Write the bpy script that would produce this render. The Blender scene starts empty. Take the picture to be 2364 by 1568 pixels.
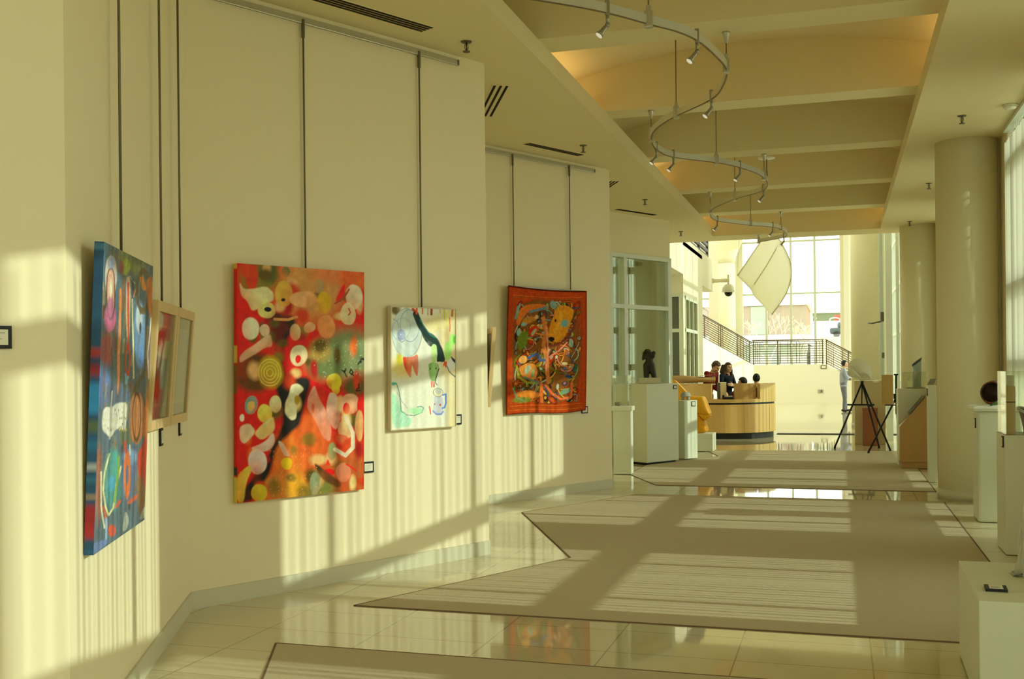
import bpy, bmesh, math, random
import numpy as np
from mathutils import Vector, Matrix
random.seed(7)
C = bpy.context.scene.collection
R = math.radians

# ---------------------------------------------------------------- materials
MATS = {}
def lin(c):
    return tuple((x/255/12.92) if x/255 <= 0.04045 else ((x/255+0.055)/1.055)**2.4 for x in c[:3])
def mat(name, col, rough=0.6, spec=0.3, metal=0.0, var=0.0, scale=8.0, bump=0.0, ior=1.5, trans=0.0):
    if name in MATS: return MATS[name]
    m = bpy.data.materials.new(name); m.use_nodes = True
    nt = m.node_tree; b = nt.nodes['Principled BSDF']
    b.inputs['Base Color'].default_value = (*col, 1)
    b.inputs['Roughness'].default_value = rough
    b.inputs['Specular IOR Level'].default_value = spec
    b.inputs['Metallic'].default_value = metal
    b.inputs['IOR'].default_value = ior
    b.inputs['Transmission Weight'].default_value = trans
    if var > 0 or bump > 0:
        tc = nt.nodes.new('ShaderNodeTexCoord'); nz = nt.nodes.new('ShaderNodeTexNoise')
        nz.inputs['Scale'].default_value = scale; nz.inputs['Detail'].default_value = 4
        nt.links.new(tc.outputs['Object'], nz.inputs['Vector'])
        if var > 0:
            mx = nt.nodes.new('ShaderNodeMix'); mx.data_type = 'RGBA'
            mx.inputs['A'].default_value = (*[c*(1-var) for c in col], 1)
            mx.inputs['B'].default_value = (*[min(1, c*(1+var)) for c in col], 1)
            nt.links.new(nz.outputs['Fac'], mx.inputs['Factor'])
            nt.links.new(mx.outputs['Result'], b.inputs['Base Color'])
        if bump > 0:
            bp = nt.nodes.new('ShaderNodeBump'); bp.inputs['Strength'].default_value = bump
            bp.inputs['Distance'].default_value = 0.01
            nt.links.new(nz.outputs['Fac'], bp.inputs['Height'])
            nt.links.new(bp.outputs['Normal'], b.inputs['Normal'])
    MATS[name] = m
    return m

def glass_mat(name, tint, refl=0.06, rough=0.0, fres=.6):
    m = bpy.data.materials.new(name); m.use_nodes = True
    nt = m.node_tree; nt.nodes.clear()
    out = nt.nodes.new('ShaderNodeOutputMaterial'); mx = nt.nodes.new('ShaderNodeMixShader')
    tr = nt.nodes.new('ShaderNodeBsdfTransparent'); gl = nt.nodes.new('ShaderNodeBsdfGlossy')
    lw = nt.nodes.new('ShaderNodeLayerWeight'); lw.inputs['Blend'].default_value = 0.25
    ma = nt.nodes.new('ShaderNodeMath'); ma.operation = 'MULTIPLY_ADD'
    ma.inputs[1].default_value = fres; ma.inputs[2].default_value = refl
    tr.inputs['Color'].default_value = (*tint, 1); gl.inputs['Color'].default_value = (1, 1, 1, 1)
    gl.inputs['Roughness'].default_value = rough
    nt.links.new(lw.outputs['Fresnel'], ma.inputs[0]); nt.links.new(ma.outputs[0], mx.inputs[0])
    nt.links.new(tr.outputs[0], mx.inputs[1]); nt.links.new(gl.outputs[0], mx.inputs[2])
    nt.links.new(mx.outputs[0], out.inputs['Surface'])
    MATS[name] = m
    return m

def wood_mat(name, c1, c2, scale=(14, 14, 1.2), rough=0.4):
    m = bpy.data.materials.new(name); m.use_nodes = True
    nt = m.node_tree; b = nt.nodes['Principled BSDF']
    tc = nt.nodes.new('ShaderNodeTexCoord'); mp = nt.nodes.new('ShaderNodeMapping')
    mp.inputs['Scale'].default_value = scale
    nz = nt.nodes.new('ShaderNodeTexNoise'); nz.inputs['Scale'].default_value = 1.6; nz.inputs['Detail'].default_value = 5
    mx = nt.nodes.new('ShaderNodeMix'); mx.data_type = 'RGBA'
    mx.inputs['A'].default_value = (*c1, 1); mx.inputs['B'].default_value = (*c2, 1)
    nt.links.new(tc.outputs['Object'], mp.inputs['Vector']); nt.links.new(mp.outputs[0], nz.inputs['Vector'])
    nt.links.new(nz.outputs['Fac'], mx.inputs['Factor']); nt.links.new(mx.outputs['Result'], b.inputs['Base Color'])
    b.inputs['Roughness'].default_value = rough
    MATS[name] = m
    return m

def paint_mat(name, rough=0.45, spec=.3):
    m = bpy.data.materials.new(name); m.use_nodes = True
    nt = m.node_tree; b = nt.nodes['Principled BSDF']
    at = nt.nodes.new('ShaderNodeAttribute'); at.attribute_name = 'paint'
    nt.links.new(at.outputs['Color'], b.inputs['Base Color'])
    b.inputs['Roughness'].default_value = rough; b.inputs['Specular IOR Level'].default_value = spec
    MATS[name] = m
    return m

def brick_mat(name, c1, c2, cm, bw, bh, mortar, rough, spec=0.5, off=0.0, ior=1.5, shift=(0, 0, 0)):
    m = bpy.data.materials.new(name); m.use_nodes = True
    nt = m.node_tree; b = nt.nodes['Principled BSDF']
    tc = nt.nodes.new('ShaderNodeTexCoord'); br = nt.nodes.new('ShaderNodeTexBrick')
    mp = nt.nodes.new('ShaderNodeMapping'); mp.inputs['Location'].default_value = shift
    br.offset = off; br.inputs['Scale'].default_value = 1.0
    br.inputs['Brick Width'].default_value = bw; br.inputs['Row Height'].default_value = bh
    br.inputs['Mortar Size'].default_value = mortar; br.inputs['Mortar Smooth'].default_value = 0.1
    br.inputs['Color1'].default_value = (*c1, 1); br.inputs['Color2'].default_value = (*c2, 1)
    br.inputs['Mortar'].default_value = (*cm, 1)
    nz = nt.nodes.new('ShaderNodeTexNoise'); nz.inputs['Scale'].default_value = 3.0; nz.inputs['Detail'].default_value = 6
    mx = nt.nodes.new('ShaderNodeMix'); mx.data_type = 'RGBA'; mx.blend_type = 'MULTIPLY'
    mx.inputs['Factor'].default_value = 0.35
    cr = nt.nodes.new('ShaderNodeValToRGB'); cr.color_ramp.elements[0].color = (.7, .68, .62, 1)
    nt.links.new(tc.outputs['Object'], mp.inputs['Vector']); nt.links.new(mp.outputs[0], br.inputs['Vector'])
    nt.links.new(tc.outputs['Object'], nz.inputs['Vector'])
    nt.links.new(nz.outputs['Fac'], cr.inputs['Fac']); nt.links.new(br.outputs['Color'], mx.inputs['A'])
    nt.links.new(cr.outputs['Color'], mx.inputs['B']); nt.links.new(mx.outputs['Result'], b.inputs['Base Color'])
    b.inputs['Roughness'].default_value = rough; b.inputs['Specular IOR Level'].default_value = spec
    b.inputs['IOR'].default_value = ior
    MATS[name] = m
    return m

WALL = mat('wall_paint', (.82, .73, .50), .75, .2, bump=.05, scale=60)
CEIL = mat('ceiling_paint', (.78, .68, .42), .8, .15)
COLSKY = mat('column_sky_tint', (.82, .77, .55), .85, .04)  # wall paint shifted greener, putting the window skylight into the column colour
VAULT = mat('vault_paint', (.78, .67, .41), .8, .15)
BASEB = mat('baseboard_grey', (.60, .57, .42), .5, .3)
WHITE = mat('pedestal_white', (.69, .71, .56), .5, .3, var=.02, scale=5)
TRIMW = mat('frame_grey_white', (.68, .72, .62), .4, .4)
FLOORM = brick_mat('polished_stone', (.64, .57, .38), (.61, .54, .35), (.32, .27, .16), .70, .485, .004, .035, .5, 0, 1.95, (.55, .06, 0))
CARPET = mat('carpet_taupe', (.515, .44, .295), .95, .05, var=.12, scale=90, bump=.3)
CARPETE = mat('carpet_binding', (.20, .13, .08), .9, .05)
METAL = mat('brushed_metal', (.52, .50, .40), .35, .5, .7)
METALD = mat('dark_metal', (.16, .14, .09), .45, .4, .6)
BLACK = mat('black_matte', (.012, .012, .012), .5, .3)
CARD = mat('card_paper', (.78, .76, .62), .7, .1)
INK = mat('grey_ink', (.30, .29, .25), .7, .1)
ROD = mat('rod_dark', (.17, .15, .09), .5, .4, .5)
SLOT = mat('vent_slot_black', (.03, .025, .015), .8, .1)
GLASS = glass_mat('window_glass', (.93, .96, .90), .03)
OFFGLASS = glass_mat('office_glass', (.74, .78, .66), .02, 0, .12)
ACRYL = glass_mat('clear_acrylic', (.95, .96, .92), .03)
BLIND = mat('blind_vane', (.78, .77, .66), .7, .2)
OAK = wood_mat('desk_maple', (.62, .38, .12), (.70, .46, .17))
OAKD = wood_mat('desk_maple_dark', (.40, .22, .05), (.46, .26, .07))
PALEWOOD = wood_mat('pale_maple', (.66, .47, .22), (.72, .54, .28), (3, 3, 9))
REDWOOD = wood_mat('cherry_wood', (.30, .09, .02), (.36, .12, .03))

# ---------------------------------------------------------------- mesh builder
class MB:
    def __init__(s): s.v = []; s.f = []; s.m = []; s.sm = []; s.mats = []; s.cur = 0
    def use(s, m):
        if m not in s.mats: s.mats.append(m)
        s.cur = s.mats.index(m); return s
    def add(s, vs, fs, smooth=False):
        o = len(s.v); s.v += [tuple(v) for v in vs]
        for f in fs:
            s.f.append([i+o for i in f]); s.m.append(s.cur); s.sm.append(smooth)
        return s
    def box(s, x0, y0, z0, x1, y1, z1, bev=0.0):
        if x0 > x1: x0, x1 = x1, x0
        if y0 > y1: y0, y1 = y1, y0
        if z0 > z1: z0, z1 = z1, z0
        if bev <= 0:
            vs = [(x0,y0,z0),(x1,y0,z0),(x1,y1,z0),(x0,y1,z0),(x0,y0,z1),(x1,y0,z1),(x1,y1,z1),(x0,y1,z1)]
            return s.add(vs, [(0,3,2,1),(4,5,6,7),(0,1,5,4),(1,2,6,5),(2,3,7,6),(3,0,4,7)])
        b = min(bev, (x1-x0)/2.01, (y1-y0)/2.01, (z1-z0)/2.01)
        bm = bmesh.new(); bmesh.ops.create_cube(bm, size=1)
        for v in bm.verts: v.co = Vector(((x0+x1)/2+v.co.x*(x1-x0), (y0+y1)/2+v.co.y*(y1-y0), (z0+z1)/2+v.co.z*(z1-z0)))
        bmesh.ops.bevel(bm, geom=bm.edges[:], offset=b, segments=2, affect='EDGES', profile=.6)
        bm.verts.index_update(); s.add([v.co[:] for v in bm.verts], [[v.index for v in f.verts] for f in bm.faces]); bm.free(); return s
    def prism(s, poly, z0, z1):
        a = sum(poly[i][0]*poly[(i+1) % len(poly)][1]-poly[(i+1) % len(poly)][0]*poly[i][1] for i in range(len(poly)))
        if a < 0: poly = poly[::-1]
        n = len(poly); vs = [(p[0], p[1], z0) for p in poly]+[(p[0], p[1], z1) for p in poly]
        return s.add(vs, [list(range(n))[::-1], list(range(n, 2*n))]+[(i, (i+1) % n, n+(i+1) % n, n+i) for i in range(n)])
    def tube(s, pts, r, n=8, closed=False, cap=True):
        pts = [Vector(p) for p in pts]; rs = r if isinstance(r, (list, tuple)) else [r]*len(pts)
        rings = []; up = None
        for i, p in enumerate(pts):
            a = pts[i-1] if (i > 0 or closed) else p; b = pts[(i+1) % len(pts)] if (i < len(pts)-1 or closed) else p
            t = (b-a).normalized()
            if up is None: up = Vector((0, 0, 1)) if abs(t.z) < .9 else Vector((1, 0, 0))
            x = t.cross(up)
            if x.length < 1e-6: x = t.orthogonal()
            x.normalize(); up = x.cross(t).normalized()
            rings.append([p+(x*math.cos(2*math.pi*k/n)+up*math.sin(2*math.pi*k/n))*rs[i] for k in range(n)])
        vs = [v for rg in rings for v in rg]; fs = []; m = len(pts)
        for i in range(m if closed else m-1):
            for k in range(n):
                a = i*n+k; b = i*n+(k+1) % n; c = ((i+1) % m)*n+(k+1) % n; d = ((i+1) % m)*n+k
                fs.append((a, b, c, d))
        if not closed and cap:
            fs.append(list(range(n))[::-1]); fs.append(list(range((m-1)*n, m*n)))
        return s.add(vs, fs, True)
    def ribbon(s, pts, w, h, closed=False):   # flat bar: w across, h tall, swept in plan
        pts = [Vector(p) for p in pts]; vs = []; n = len(pts)
        for i, p in enumerate(pts):
            a = pts[max(i-1, 0)]; b = pts[min(i+1, n-1)]; t = (b-a); t.z = 0; t.normalize(); x = Vector((-t.y, t.x, 0))
            for q, z in ((-1, -1), (1, -1), (1, 1), (-1, 1)): vs.append(p+x*(q*w/2)+Vector((0, 0, z*h/2)))
        fs = [(3, 2, 1, 0), tuple(range(4*n-4, 4*n))]
        for i in range(n-1):
            for k in range(4): fs.append((i*4+k, i*4+(k+1) % 4, (i+1)*4+(k+1) % 4, (i+1)*4+k))
        return s.add(vs, fs, False)
    def lathe(s, prof, cx=0, cy=0, n=24, z0=0, a0=0, a1=2*math.pi):
        full = abs(a1-a0-2*math.pi) < 1e-6; k = n if full else n+1
        vs = [(cx+r*math.cos(a0+(a1-a0)*j/n), cy+r*math.sin(a0+(a1-a0)*j/n), z0+z) for r, z in prof for j in range(k)]
        fs = []
        for i in range(len(prof)-1):
            for j in range(n):
                j2 = (j+1) % k; fs.append((i*k+j, i*k+j2, (i+1)*k+j2, (i+1)*k+j))
        if full:
            fs.append(list(range(k))[::-1]); fs.append(list(range((len(prof)-1)*k, len(prof)*k)))
        return s.add(vs, fs, True)
    def ell(s, c, r, nu=20, nv=12, fn=None, rot=None):
        vs = []; fs = []
        for i in range(nv+1):
            th = math.pi*i/nv
            for j in range(nu):
                ph = 2*math.pi*j/nu; d = Vector((math.sin(th)*math.cos(ph), math.sin(th)*math.sin(ph), math.cos(th)))
                k = fn(d) if fn else 1.0; p = Vector((d.x*r[0]*k, d.y*r[1]*k, d.z*r[2]*k))
                if rot: p = rot @ p
                vs.append(p+Vector(c))
        for i in range(nv):
            for j in range(nu): fs.append((i*nu+j, (i+1)*nu+j, (i+1)*nu+(j+1) % nu, i*nu+(j+1) % nu))
        return s.add(vs, fs, True)
    def cap(s, a, b, ra, rb, n=12):           # tapered capsule
        a = Vector(a); b = Vector(b); t = (b-a); L = t.length; t.normalize(); pts = []; rs = []
        for k in range(5):
            q = math.pi/2*k/4; pts.append(a-t*ra*math.cos(q)); rs.append(max(ra*math.sin(q), ra*.02))
        for k in range(5):
            q = math.pi/2*k/4; pts.append(b+t*rb*math.sin(q)); rs.append(max(rb*math.cos(q), rb*.02))
        return s.tube(pts, rs, n)
    def grid(s, fn, nu, nv, smooth=True):
        vs = [fn(i/nu, j/nv) for j in range(nv+1) for i in range(nu+1)]
        fs = [(j*(nu+1)+i, j*(nu+1)+i+1, (j+1)*(nu+1)+i+1, (j+1)*(nu+1)+i) for j in range(nv) for i in range(nu)]
        return s.add(vs, fs, smooth)
    def build(s, name, m=None, parent=None, loc=None, rotz=0):
        me = bpy.data.meshes.new(name); me.from_pydata(s.v, [], s.f)
        for x in (s.mats if s.mats else [m]): me.materials.append(x)
        for i, p in enumerate(me.polygons):
            p.material_index = s.m[i] if s.mats else 0; p.use_smooth = s.sm[i]
        me.update()
        o = bpy.data.objects.new(name, me); C.objects.link(o)
        if parent: o.parent = parent
        if loc: o.location = loc
        if rotz: o.rotation_euler = (0, 0, rotz)
        return o

def thing(name, label, cat, loc=(0, 0, 0), rotz=0, group=None):
    o = bpy.data.objects.new(name, None); C.objects.link(o); o.empty_display_size = .1
    o.location = loc; o.rotation_euler = (0, 0, rotz); o['label'] = label; o['category'] = cat
    if group: o['group'] = group
    return o
def tag(o, label, cat, group=None, kind=None):
    o['label'] = label; o['category'] = cat
    if group: o['group'] = group
    if kind: o['kind'] = kind
    return o
def struct(o): o['kind'] = 'structure'; return o
def solidify(o, t, off=0):
    md = o.modifiers.new('thick', 'SOLIDIFY'); md.thickness = t; md.offset = off; return o
def dup(root, loc, rotz=None, label=None, group=None):
    r = root.copy(); C.objects.link(r); r.location = loc
    if rotz is not None: r.rotation_euler = (0, 0, rotz)
    if label: r['label'] = label
    if group: r['group'] = group
    for ch in list(root.children):
        c = ch.copy(); C.objects.link(c); c.parent = r
        for g in ch.children:
            d = g.copy(); C.objects.link(d); d.parent = c
    return r
# ---------------------------------------------------------------- room shell
ZC = 4.17          # soffit height
ZB = 4.34          # beam bottoms / top of the fascia
XE, XI = -2.86, -4.12
EDGE = [-6.84, -1.72, 3.42, 8.56, 13.68, 18.84]
INNER = [-9.3, -4.2, 0.92, 6.08, 11.20, 16.36]
zig = []
for i in range(1, 6): zig += [(XI, INNER[i]), (XE, EDGE[i])]
def seg(a, b):
    ang = math.atan2(b[1]-a[1], b[0]-a[0]); return (a[0], a[1], 0), ang, math.hypot(b[0]-a[0], b[1]-a[1])
WB = seg((XE, 3.42), (XI, 6.08)); WC = seg((XI, 6.08), (XE, 8.56)); WD = seg((XE, 8.56), (XI, 11.20))
WE = seg((XI, 11.20), (XE, 13.68)); WG = seg((XI, 16.36), (XE, 18.84)); WA = seg((XI, .92), (XE, 3.42)); WF = seg((XE, 13.68), (XI, 16.36))

mb = MB()
mb.box(-13, -3.1, -.12, 2.05, 49, 0)
struct(mb.build('floor', FLOORM))

# zigzag gallery wall (the last face carries the office front)
T = .14
mb = MB()
back = [(x-T*1.2, y) for x, y in zig]
for i in range(len(zig)-2):
    a, b = zig[i], zig[i+1]; c, d = back[i+1], back[i]
    mb.prism([a, b, c, d], 0, ZC+.02)
struct(mb.build('wall_left', WALL))
(gl, ga, gL) = WG
mb = MB(); mb.box(0, 0, 3.50, gL, .14, ZC+.02); mb.box(0, 0, 0, 1.06, .14, 3.50)
struct(mb.build('wall_office', WALL, loc=gl, rotz=ga))
mb = MB()
for w in (WA, WB, WC, WD, WE, WF):
    l, a, L = w; m4 = Matrix.Translation(l) @ Matrix.Rotation(a, 4, 'Z')
    t = MB(); t.box(-.0, -.014, 0, L, -.001, .115)
    mb.add([(m4 @ Vector(v))[:] for v in t.v], t.f)
struct(mb.build('baseboard_left', BASEB))

# office front: white frame, four panes, dim room with a folded blind behind
fr = MB()
zt, zm, s0, s1 = 3.50, 2.60, 1.06, gL
for x0, x1 in ((s0, s0+.07), (1.43, 1.51), (s1-.10, s1)): fr.box(x0, -.03, 0, x1, .10, zt)
for z0, z1 in ((0, .08), (zm-.03, zm+.04), (zt-.07, zt)): fr.box(s0+.07, -.028, z0, s1-.10, .098, z1)
w1 = struct(fr.build('window_1', TRIMW, loc=gl, rotz=ga))
p = MB(); p.box(s0+.05, .03, .06, s1-.08, .038, zt-.05); p.build('window_pane', OFFGLASS, w1)
mb = MB()
mb.box(s0-2.2, 1.25, -.0, s1+.25, 1.35, 4.15); mb.box(s0-2.2, .30, 4.10, s1+.25, 1.35, 4.2)
mb.box(s1+.22, .30, 0, s1+.30, 1.35, 4.15)
struct(mb.build('wall_office_back', mat('office_wall', (.62, .60, .44), .8, .2), loc=gl, rotz=ga))
bl = MB()
for k in range(7):
    x = 1.66+.075*k+(.02 if k > 3 else 0); bl.box(x, .55, .1, x+.012, .63, 3.40)
bl.box(1.6, .52, 3.40, 2.66, .66, 3.47); bl.box(2.36, .60, .1, 2.42, .66, 3.4)
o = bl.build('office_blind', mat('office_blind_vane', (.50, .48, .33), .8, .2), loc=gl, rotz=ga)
tag(o, 'folded vertical blind hanging behind the tall office window', 'blind')

# soffits, fascia, beams and vaults
FX0, FX1 = -2.39, .775
YE0, YE1 = 21.35, 22.2
mb = MB()
mb.box(-6.2, -3.1, ZC, FX0, YE0, ZB); mb.box(FX1, -3.1, ZC, 2.05, YE0, ZB)
mb.box(-6.2, YE0, ZC, 2.05, YE1, 9.6)
mb.box(-6.2, -3.1, 5.2, 2.05, YE0, 5.35)
struct(mb.build('ceiling', CEIL))
BE = [(-3.0, -2.9), (-1.95, -1.55), (.72, 1.12), (3.37, 3.77), (6.03, 6.43), (8.60, 9.0), (11.25, 11.62), (13.90, 14.30), (16.68, 17.07), (19.30, 19.75), (21.35, 21.6)]
for k, (y0, y1) in enumerate(BE[:-1]):
    mb = MB(); mb.box(FX0-.4, y0, ZB, FX1+.38, y1, 5.2)
    struct(mb.build('trim_%d' % (k+1), CEIL))
mb = MB(); lit = []
for k in range(len(BE)-1):
    y0, y1 = BE[k][1], BE[k+1][0]
    def vz(x): return 4.68+.27*(1-((x+.81)/1.98)**2)
    n = 20
    vs = []
    for i in range(n+1):
        x = -2.79+3.96*i/n; vs += [(x, y0-.02, vz(x)), (x, y1+.02, vz(x))]
    mb.add(vs, [(2*i, 2*i+1, 2*i+3, 2*i+2) for i in range(n)], True)
    for x in (-2.79, 1.17): mb.add([(x, y0, ZB), (x, y1, ZB), (x, y1, 4.75), (x, y0, 4.75)], [(0, 1, 2, 3)])
struct(mb.build('ceiling_vaults', VAULT))
def cove(x, y0, y1, tilt, e):
    l = bpy.data.lights.new('cove_lamp', 'AREA'); l.shape = 'RECTANGLE'; l.size = .06; l.size_y = y1-y0-.3
    l.energy = e; l.color = (1, .70, .28)
    o = bpy.data.objects.new('cove_lamp', l); C.objects.link(o); o.location = (x, (y0+y1)/2, 4.40)
    o.rotation_euler = (R(180), R(tilt), 0)
COVE = 2.1
for y0, y1, both in ((9.0, 11.25, 1), (14.3, 16.68, 0), (19.75, 21.35, 1), (3.77, 6.03, 1)):
    cove(-2.62, y0, y1, -25, COVE)
    if both: cove(1.0, y0, y1, 25, COVE)

# window wall: piers, curtain-wall frames, glass and vertical blinds
XW = 1.80
PIER = [(-3.1, -2.62), (-2.6, -1.1), (1.25, 2.72), (5.14, 6.66), (8.95, 10.36), (12.86, 14.40), (16.65, 18.10), (20.55, 22.2)]
mb = MB()
for y0, y1 in PIER: mb.box(XW, y0, 0, 2.05, y1, ZC+.02)
struct(mb.build('wall_right', WALL))
mb = MB()
for y0, y1 in PIER[2:]: mb.box(XW-.012, y0, 0, XW, y1, .115)
struct(mb.build('baseboard_right', BASEB))
wn = 1
for (a, b) in zip(PIER[1:-1], PIER[2:]):
    y0, y1 = a[1], b[0]
    if y1-y0 < .5: continue
    wn += 1; f = MB(); x0, x1 = XW+.06, XW+.16
    ms = [y for y in (-4.70, -3.40, -.82, .57, 3.18, 4.49, 7.10, 8.40, 10.98, 12.31, 14.90, 16.2, 18.8, 20.1) if y0 < y < y1]
    f.box(x0, y0, 0, x1, y0+.05, ZC); f.box(x0, y1-.05, 0, x1, y1, ZC)
    for y in ms: f.box(x0, y-.035, 0, x1, y+.035, ZC)
    for z0, z1 in ((0, .06), (.46, .77), (1.51, 1.65), (2.34, 2.48), (3.68, 3.83), (4.12, ZC)): f.box(x0+.001, y0+.05, z0, x1-.001, y1-.05, z1)
    w = struct(f.build('window_%d' % wn, TRIMW))
    g = MB(); g.box(XW+.105, y0+.02, .03, XW+.112, y1-.02, 4.15); g.build('window_pane', GLASS, w)
    bl = thing('vertical_blind', 'pale vertical blind drawn open across the window wall between two plaster piers', 'blind', (XW, (y0+y1)/2, 0), 0, 'vertical blinds on the window wall')
    h = MB(); h.box(-.045, -(y1-y0)/2+.02, 4.125, .045, (y1-y0)/2-.02, 4.165); h.build('headrail', TRIMW, bl)
    v = MB(); n = int((y1-y0-.06)/.076); rr = random.Random(wn)
    for i in range(n):
        if rr.random() < .05: continue
        yc = -(y1-y0)/2+.06+.076*i+rr.uniform(-.006, .006); t = R(10+rr.uniform(-6, 6)); dx, dy = .042*math.cos(t), .042*math.sin(t)
        v.add([(-dx, yc-dy, .05), (dx, yc+dy, .05), (dx, yc+dy, 4.0), (-dx, yc-dy, 4.0)], [(0, 1, 2, 3)]); v.tube([(0, yc, 3.99), (0, yc, 4.14)], .003, 4)
    v.build('vanes', BLIND, bl)
# columns of the hall
def column(x, y, r, z1, label, flare=False, z0=0):
    t = thing('column', label, 'column', (x, y, z0))
    m = MB(); m.lathe([(r, 0), (r, z1)], n=48); m.build('shaft', COLSKY, t)
    m = MB(); m.lathe([(r+.012, 0), (r+.012, .115)], n=48); m.build('base_ring', BASEB, t)
    if flare:
        m = MB(); m.lathe([(r+.002, z1-1.2), (r+.05, z1-.9), (r+.25, z1-.4), (r+.3, z1-.3), (r+.3, z1)], n=40); m.build('capital', COLSKY, t)
    return t
column(1.44, 13.46, .34, ZC, 'thick round plaster column behind the display stand with the dark bowl')
column(1.44, 21.19, .34, ZC, 'round plaster column behind the wooden lectern at the end of the hall')
mb = MB(); mb.lathe([(.34, 0), (.34, ZC)], 1.44, 5.73, 48); struct(mb.build('pillar', COLSKY))
# hall end behind the viewer; glazing invented to let fill light in
mb = MB(); mb.box(-6.2, -3.1, ZB, 2.05, -3.0, 5.3); struct(mb.build('wall_back', WALL))
f = MB()
for i in range(6): f.box(-4.1+1.17*i, -3.1, 0, -4.03+1.17*i, -3.0, ZB)
for z in (0, 2.3, 4.1): f.box(-4.1, -3.09, z, 2.0, -3.01, z+.07)
w = struct(f.build('window_back_fill', TRIMW)); g = MB(); g.box(-4.1, -3.06, 0, 2.0, -3.05, 4.2); g.build('window_pane', glass_mat('tinted_glass', (.74, .74, .68), .05), w)

# ---------------------------------------------------------------- carpets
def carpet(poly, label):
    m = MB(); m.use(CARPET); m.prism(poly, .0005, .005); m.use(CARPETE)
    o = m.build('carpet', None); tag(o, label, 'carpet')
    # darker bound edge, a thin rim on the perimeter
    e = MB(); n = len(poly)
    for i in range(n):
        a, b = Vector((*poly[i], 0)), Vector((*poly[(i+1) % n], 0)); t = (b-a).normalized(); q = Vector((-t.y, t.x, 0))*.007
        p4 = [(a-q)[:2], (b-q)[:2], (b+q)[:2], (a+q)[:2]]; e.prism(p4, .0006, .0056)
    e.build('carpet_edge', CARPETE, o)
    return o
carpet([(-3.12, 5.44), (-2.45, 3.95), (-2.2, 3.42), (-2.9, 1.2), (1.12, 1.2), (1.12, 5.44)], 'taupe carpet cut off by the bottom of the picture, in front of the stone strip')
carpet([(-3.11, 6.45), (1.12, 6.45), (1.12, 13.0), (-2.40, 13.0), (-3.33, 11.10), (-2.14, 8.52)], 'long taupe carpet with notched edge running between the two stone strips')
carpet([(-2.36, 14.08), (1.12, 14.02), (1.12, 20.5), (-1.05, 20.3), (-2.4, 20.1), (-2.05, 18.85), (-2.98, 16.9), (-2.98, 15.45)], 'taupe carpet lying at the far end of the hall before the easels')
l = bpy.data.lights.new('office_fill', 'AREA'); l.size = .4; l.energy = 9; l.color = (1, .96, .78); l.spread = R(150)  # unseen fill lamp added to lift the room behind the glass
lo = bpy.data.objects.new('office_fill', l); C.objects.link(lo); lo.location = (-4.45, 17.9, 3.95)
# ---------------------------------------------------------------- entrance hall beyond the gallery
LITW = mat('atrium_paint', (.80, .75, .60), .75, .2)
RAILM = mat('rail_bronze', (.16, .11, .07), .45, .4, .4)
mb = MB()
mb.prism([(XE, 18.84), (XI, 21.5), (XI-.2, 21.5), (XE-.2, 18.84)], 0, ZC+.02)
mb.box(XI-.2, 21.5, 0, XI, 24.6, ZC+.02)
mb.box(-9.5, 24.6, 0, -3.43, 24.75, 3.72)
mb.box(-3.73, 24.75, 0, -3.43, 24.85, 4.5); mb.box(-3.73, 27.05, 0, -3.43, 28.2, 4.5); mb.box(-3.73, 24.85, 3.24, -3.43, 27.05, 4.5)
mb.box(-9.5, 22.2, 3.72, -3.43, 24.75, 4.6); mb.box(-9.5, 24.6, 4.3, -3.73, 30.7, 4.6)
mb.box(-3.73, 24.6, 4.4, -3.43, 30.7, 4.6); mb.box(-3.73, 28.2, 3.72, -3.43, 30.7, 4.4); mb.box(-9.5, 30.4, 3.72, -3.73, 30.7, 4.4)
struct(mb.build('wall_atrium_left', LITW))
f = MB()
f.box(-3.75, 24.57, 0, -3.69, 24.6, 3.28); f.box(-3.53, 24.56, 0, -3.43, 24.6, 3.28); f.box(-3.69, 24.56, 3.2, -3.53, 24.6, 3.28); f.box(-3.69, 24.56, 2.38, -3.53, 24.6, 2.46)
wf = struct(f.build('window_20', TRIMW))
g = MB(); g.box(-3.69, 24.585, .02, -3.53, 24.595, 3.2); g.build('window_pane', mat('dark_glass', (.10, .12, .09), .1, .6), wf)
f = MB(); x0, x1 = -3.50, -3.41
for y in (24.85, 25.5, 26.25, 26.97): f.box(x0, y, 0, x1, y+.08, 3.24)
for z in (0, 2.4, 3.16): f.box(x0+.004, 24.85, z, x1-.004, 27.05, z+.08)
wf = struct(f.build('window_21', TRIMW))
g = MB(); g.box(-3.47, 24.9, .02, -3.46, 27.0, 3.2); g.build('window_pane', OFFGLASS, wf)
mb = MB(); mb.box(-9.5, 24.9, -.0, -9.4, 47.6, 9.5); struct(mb.build('wall_atrium_side', LITW))
# far end wall with the tall window
mb = MB(); Y0, Y1 = 47.5, 47.8
mb.box(-9.5, Y0, 0, -7.2, Y1, 9.5); mb.box(-7.2, Y0, 4.9, -5.5, Y1, 9.5); mb.box(-5.5, Y0, 0, -4.03, Y1, 9.5); mb.box(-7.2, Y0, 0, -5.5, Y1, 1.2)
mb.box(-4.03, Y0, 0, .05, Y1, 1.3); mb.box(-4.03, Y0, 8.9, .05, Y1, 9.5); mb.box(.05, Y0, 0, 2.05, Y1, 9.5)
mb.box(.20, 47.38, 0, .42, Y0, 9.5)
struct(mb.build('wall_atrium_end', LITW))
f = MB()
MUL = mat('mullion_pale', (.55, .56, .42), .5, .3)
for x in (-3.03, -1.98, -.98): f.box(x-.045, 47.55, 1.3, x+.045, 47.68, 8.9)
for z in (1.3, 4.68, 6.95): f.box(-4.03, 47.56, z, .05, 47.67, z+.07)
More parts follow.
